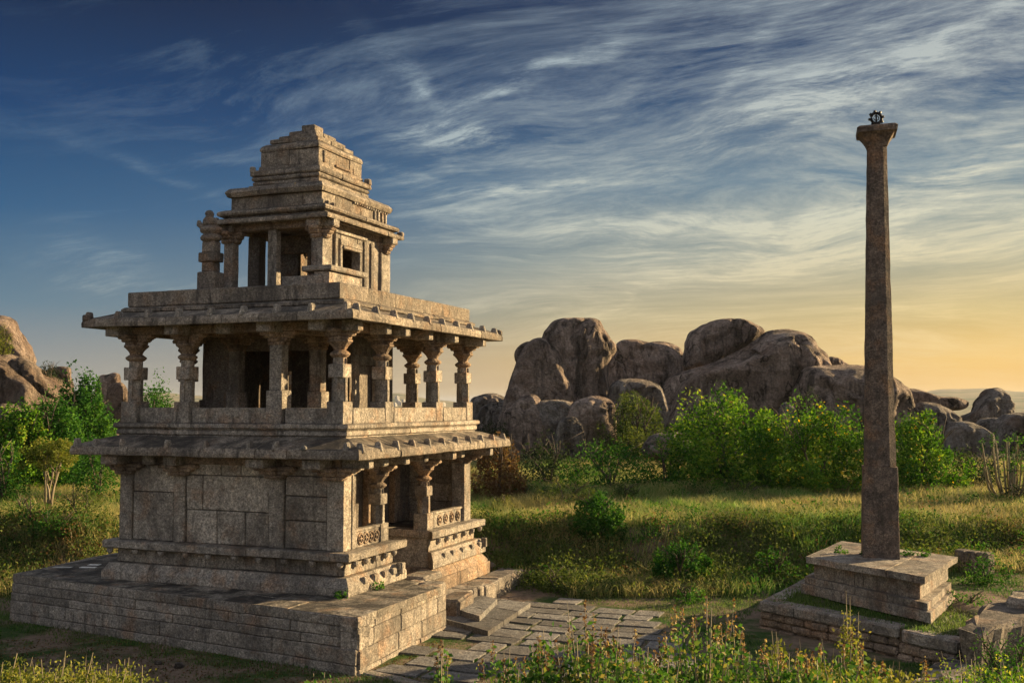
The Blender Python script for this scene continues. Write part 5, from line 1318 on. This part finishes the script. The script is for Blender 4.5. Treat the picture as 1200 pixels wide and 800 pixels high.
# ------------------------------------------------------------------ haze
m = bpy.data.materials.new('haze_air'); m.use_nodes = True; N = NT(m.node_tree)
pv_ = N.add('ShaderNodeVolumePrincipled'); pv_.inputs['Density'].default_value = 6e-5; pv_.inputs['Color'].default_value = (.72, .80, .92, 1); pv_.inputs['Anisotropy'].default_value = .2
o_ = N.add('ShaderNodeOutputMaterial'); N.link(pv_.outputs[0], o_.inputs['Volume'])
hz0, hz1 = float(GZZ.min())-1.0, float(GZZ.max())+3
me = bpy.data.meshes.new('haze'); q = 9400
me.from_pydata([(x, y, z) for x in (-q, q) for y in (-q, q) for z in (hz0, hz1)], [], [(0, 1, 3, 2), (4, 6, 7, 5), (0, 4, 5, 1), (2, 3, 7, 6), (0, 2, 6, 4), (1, 5, 7, 3)])
me.materials.append(m); hzo = bpy.data.objects.new('haze', me); col.objects.link(hzo); tag(hzo, 'thin evening haze over the far plain', 'haze', kind='stuff')

# ------------------------------------------------------------------ sky
SUN_AZ, SUN_EL = 42.0, 17.0
w = bpy.data.worlds.new('World'); scn.world = w; w.use_nodes = True; N = NT(w.node_tree)
tc_ = N.add('ShaderNodeTexCoord'); dirv = tc_.outputs['Generated']
sx = N.add('ShaderNodeSeparateXYZ'); N.link(dirv, sx.inputs[0]); X_, Y_, Z_ = sx.outputs
sky = N.add('ShaderNodeTexSky', sky_type='NISHITA', sun_disc=False, sun_elevation=R(SUN_EL), sun_rotation=R(SUN_AZ)); sky.air_density = 1.2; sky.dust_density = 2.0
el = N.math('ARCSINE', Z_); az = N.math('ARCTAN2', X_, Y_)
DEG = 57.29578
eld = N.math('MULTIPLY', el, DEG); azd = N.math('MULTIPLY', az, DEG)          # degrees; frame spans az -48..5, el 0..21
te = N.math('DIVIDE', eld, 40.0, clamp=True)
L = lin
cool = N.ramp(te, [(0, L(150, 150, 145)), (.05, L(140, 146, 148)), (.13, L(92, 124, 146)), (.25, L(40, 90, 132)), (.38, L(8, 58, 106)), (.52, L(2, 30, 66)), (1, L(6, 30, 60))])
warmr = N.ramp(te, [(0, L(200, 180, 170)), (.015, L(238, 186, 106)), (.06, L(240, 194, 108)), (.12, L(206, 184, 126)), (.20, L(160, 165, 150)), (.30, L(98, 128, 148)), (.42, L(34, 72, 112)), (.55, L(20, 48, 90)), (1, L(14, 36, 68))])
fa_ = N.ramp(N.math('DIVIDE', N.math('ADD', azd, 50.0), 80.0, clamp=True), [(0, 0), (.16, .12), (.40, .62), (.66, 1), (1, 1)])
grad = N.mix(fa_, cool, warmr)
# cirrus
comb = N.add('ShaderNodeCombineXYZ'); hz = N.math('ADD', Z_, .16)
N.link(N.math('DIVIDE', X_, hz), comb.inputs[0]); N.link(N.math('DIVIDE', Y_, hz), comb.inputs[1])
pl_ = comb.outputs[0]
warp = N.add('ShaderNodeVectorMath', operation='SCALE'); N.link(N.noise(pl_, .7, 3, .45, out=1), warp.inputs[0]); warp.inputs[3].default_value = 1.15
pw = N.add('ShaderNodeVectorMath', operation='ADD'); N.link(pl_, pw.inputs[0]); N.link(warp.outputs[0], pw.inputs[1])
c1 = N.noise(N.mapr(pw.outputs[0], scale=(.5, 1.7, 1), rot=(0, 0, R(52))), 1.5, 14, .72, .0)
c2 = N.noise(N.mapr(pw.outputs[0], scale=(.5, 1.9, 1), rot=(0, 0, R(-12)), loc=(3, 5, 0)), 1.7, 14, .72, .0)
lowf = N.noise(N.mapr(pl_, loc=(1.5, 2.2, 0)), .8, 3, .5)
side = N.ramp(N.math('DIVIDE', N.math('ADD', azd, 50.0), 60.0, clamp=True), [(0, .0), (.3, .03), (.5, .10), (1, .16)])
m1 = N.ramp(N.math('ADD', c1, side), [(.555, 0), (.63, .38), (.75, .98)])
m2 = N.ramp(N.math('ADD', c2, side), [(.575, 0), (.65, .38), (.77, .9)])
cm = N.math('MAXIMUM', m1, m2)
cm = N.math('MULTIPLY', N.math('MULTIPLY', cm, N.ramp(lowf, [(.34, .25), (.55, 1)])), N.ramp(N.math('DIVIDE', N.math('ADD', azd, 50.0), 60.0, clamp=True), [(0, .25), (.3, .5), (.5, 1)]))
wsep = N.add('ShaderNodeSeparateColor'); N.link(N.noise(pl_, 1.6, 6, .6, out=1), wsep.inputs[0])
azw = N.math('ADD', azd, N.math('MULTIPLY', N.math('SUBTRACT', wsep.outputs[0], .5), 11.0))
elw = N.math('ADD', eld, N.math('MULTIPLY', N.math('SUBTRACT', wsep.outputs[1], .5), 5.0))
# placed clouds: (az, el, half-length deg, half-width deg, tilt deg, strength)
def aer(px, py):
    r = ray(px, py); r = r/np.linalg.norm(r); return math.degrees(math.atan2(r[0], r[1])), math.degrees(math.asin(r[2]))
streaky = N.noise(N.mapr(pw.outputs[0], scale=(1.3, 3.6, 1), rot=(0, 0, R(35))), 2.2, 14, .76, .0)
strf = N.ramp(streaky, [(.42, 0), (.50, .35), (.62, 1)])
for (px, py, hl, hw_, tilt, s) in ((553, 160, 62, 17, -6, 1.25), (630, 212, 130, 9, 2, .95), (620, 90, 120, 9, 24, .9), (500, 90, 60, 10, -40, .6), (950, 105, 170, 26, 20, .85), (1090, 60, 140, 10, 26, .6), (860, 60, 90, 12, 50, .5), (700, 262, 170, 32, -4, .65), (120, 175, 170, 9, -19, .10), (190, 212, 110, 7, -17, .16),
                                 (1110, 215, 90, 14, 14, .8), (460, 192, 60, 6, -8, .6), (900, 290, 140, 28, 6, .5), (100, 292, 40, 14, -10, .35), (120, 330, 50, 12, -5, .4), (720, 352, 90, 3, 9, .5), (1010, 130, 120, 24, 20, .55), (780, 330, 160, 16, 3, .5), (1150, 300, 120, 10, -4, .45)):
    a0, e0 = aer(px, py); k_ = 1/21.2; ct, sn = math.cos(R(tilt)), math.sin(R(tilt))
    da = N.math('MULTIPLY', N.math('SUBTRACT', azw, a0), .97); de = N.math('SUBTRACT', elw, e0)
    u = N.math('DIVIDE', N.math('ADD', N.math('MULTIPLY', da, ct), N.math('MULTIPLY', de, sn)), hl*k_)
    v = N.math('DIVIDE', N.math('SUBTRACT', N.math('MULTIPLY', de, ct), N.math('MULTIPLY', da, sn)), hw_*k_)
    g2 = N.math('POWER', 2.718, N.math('MULTIPLY', N.math('ADD', N.math('MULTIPLY', u, u), N.math('MULTIPLY', v, v)), -1.0))
    cm = N.math('ADD', cm, N.math('MULTIPLY', N.math('MULTIPLY', g2, s*1.25), N.math('ADD', N.math('MULTIPLY', strf, .9), .05)))
fib = N.ramp(N.noise(N.mapr(pw.outputs[0], scale=(1.2, 3.4, 1), rot=(0, 0, R(30))), 7.0, 8, .7), [(.36, .55), (.6, 1.1)])
cm = N.math('MULTIPLY', cm, fib); cm = N.math('MINIMUM', cm, 1.0)
# thin out to the deep blue upper left
cloudc = N.mix(fa_, N.ramp(te, [(0, L(196, 186, 160)), (.2, L(170, 190, 196)), (.5, L(130, 160, 182)), (1, L(90, 116, 140))]),
               N.ramp(te, [(0, L(250, 205, 130)), (.12, L(240, 212, 150)), (.25, L(232, 226, 196)), (.42, L(204, 210, 202)), (.6, L(160, 174, 182)), (1, L(110, 126, 140))]))
graded = N.mix(N.math('MULTIPLY', cm, .82), grad, cloudc)
# warm-grey undersides
dk = N.ramp(N.noise(N.mapr(pw.outputs[0], scale=(.6, 1.9, 1), loc=(9, 1, 0)), 1.2, 6, .6), [(.56, 0), (.72, .45)])
graded = N.mix(N.math('MULTIPLY', dk, side), graded, L(96, 96, 104))
# unseen sky behind the camera and overhead, brightened as added fill for shaded faces
back = N.math('MULTIPLY', N.ramp(N.math('MULTIPLY_ADD', N.math('ADD', N.math('MULTIPLY', X_, float(-fwh[0])), N.math('MULTIPLY', Y_, float(-fwh[1]))), .5, .5), [(.42, 0), (.8, 1)]), 1.0)
ovh = N.ramp(N.math('DIVIDE', eld, 90.0, clamp=True), [(.30, 0), (.55, 1)])
fill = N.math('MAXIMUM', back, ovh, clamp=True)
graded = N.mix(fill, graded, (.45, .46, .50))
bg1 = N.add('ShaderNodeBackground'); N.link(sky.outputs[0], bg1.inputs[0]); bg1.inputs[1].default_value = .05
bg2 = N.add('ShaderNodeBackground'); N.link(graded, bg2.inputs[0]); bg2.inputs[1].default_value = .375
mxs = N.add('ShaderNodeMixShader'); mxs.inputs[0].default_value = .965
N.link(bg1.outputs[0], mxs.inputs[1]); N.link(bg2.outputs[0], mxs.inputs[2])
wo = N.add('ShaderNodeOutputWorld'); N.link(mxs.outputs[0], wo.inputs[0])
try: w.cycles.sampling_method = 'MANUAL'; w.cycles.sample_map_resolution = 512
except Exception: pass

sd = bpy.data.lights.new('sun', 'SUN'); sd.energy = 5.0; sd.angle = R(.6); sd.color = (1.0, .72, .37)
so = bpy.data.objects.new('sun', sd); col.objects.link(so)
S = Vector((math.sin(R(SUN_AZ))*math.cos(R(SUN_EL)), math.cos(R(SUN_AZ))*math.cos(R(SUN_EL)), math.sin(R(SUN_EL))))
so.rotation_euler = S.to_track_quat('Z', 'Y').to_euler(); so.location = (20, 20, 30)

scn.view_settings.view_transform = 'Standard'; scn.view_settings.look = 'None'; scn.view_settings.gamma = 1; scn.view_settings.exposure = 1.42
scn.view_settings.use_curve_mapping = False
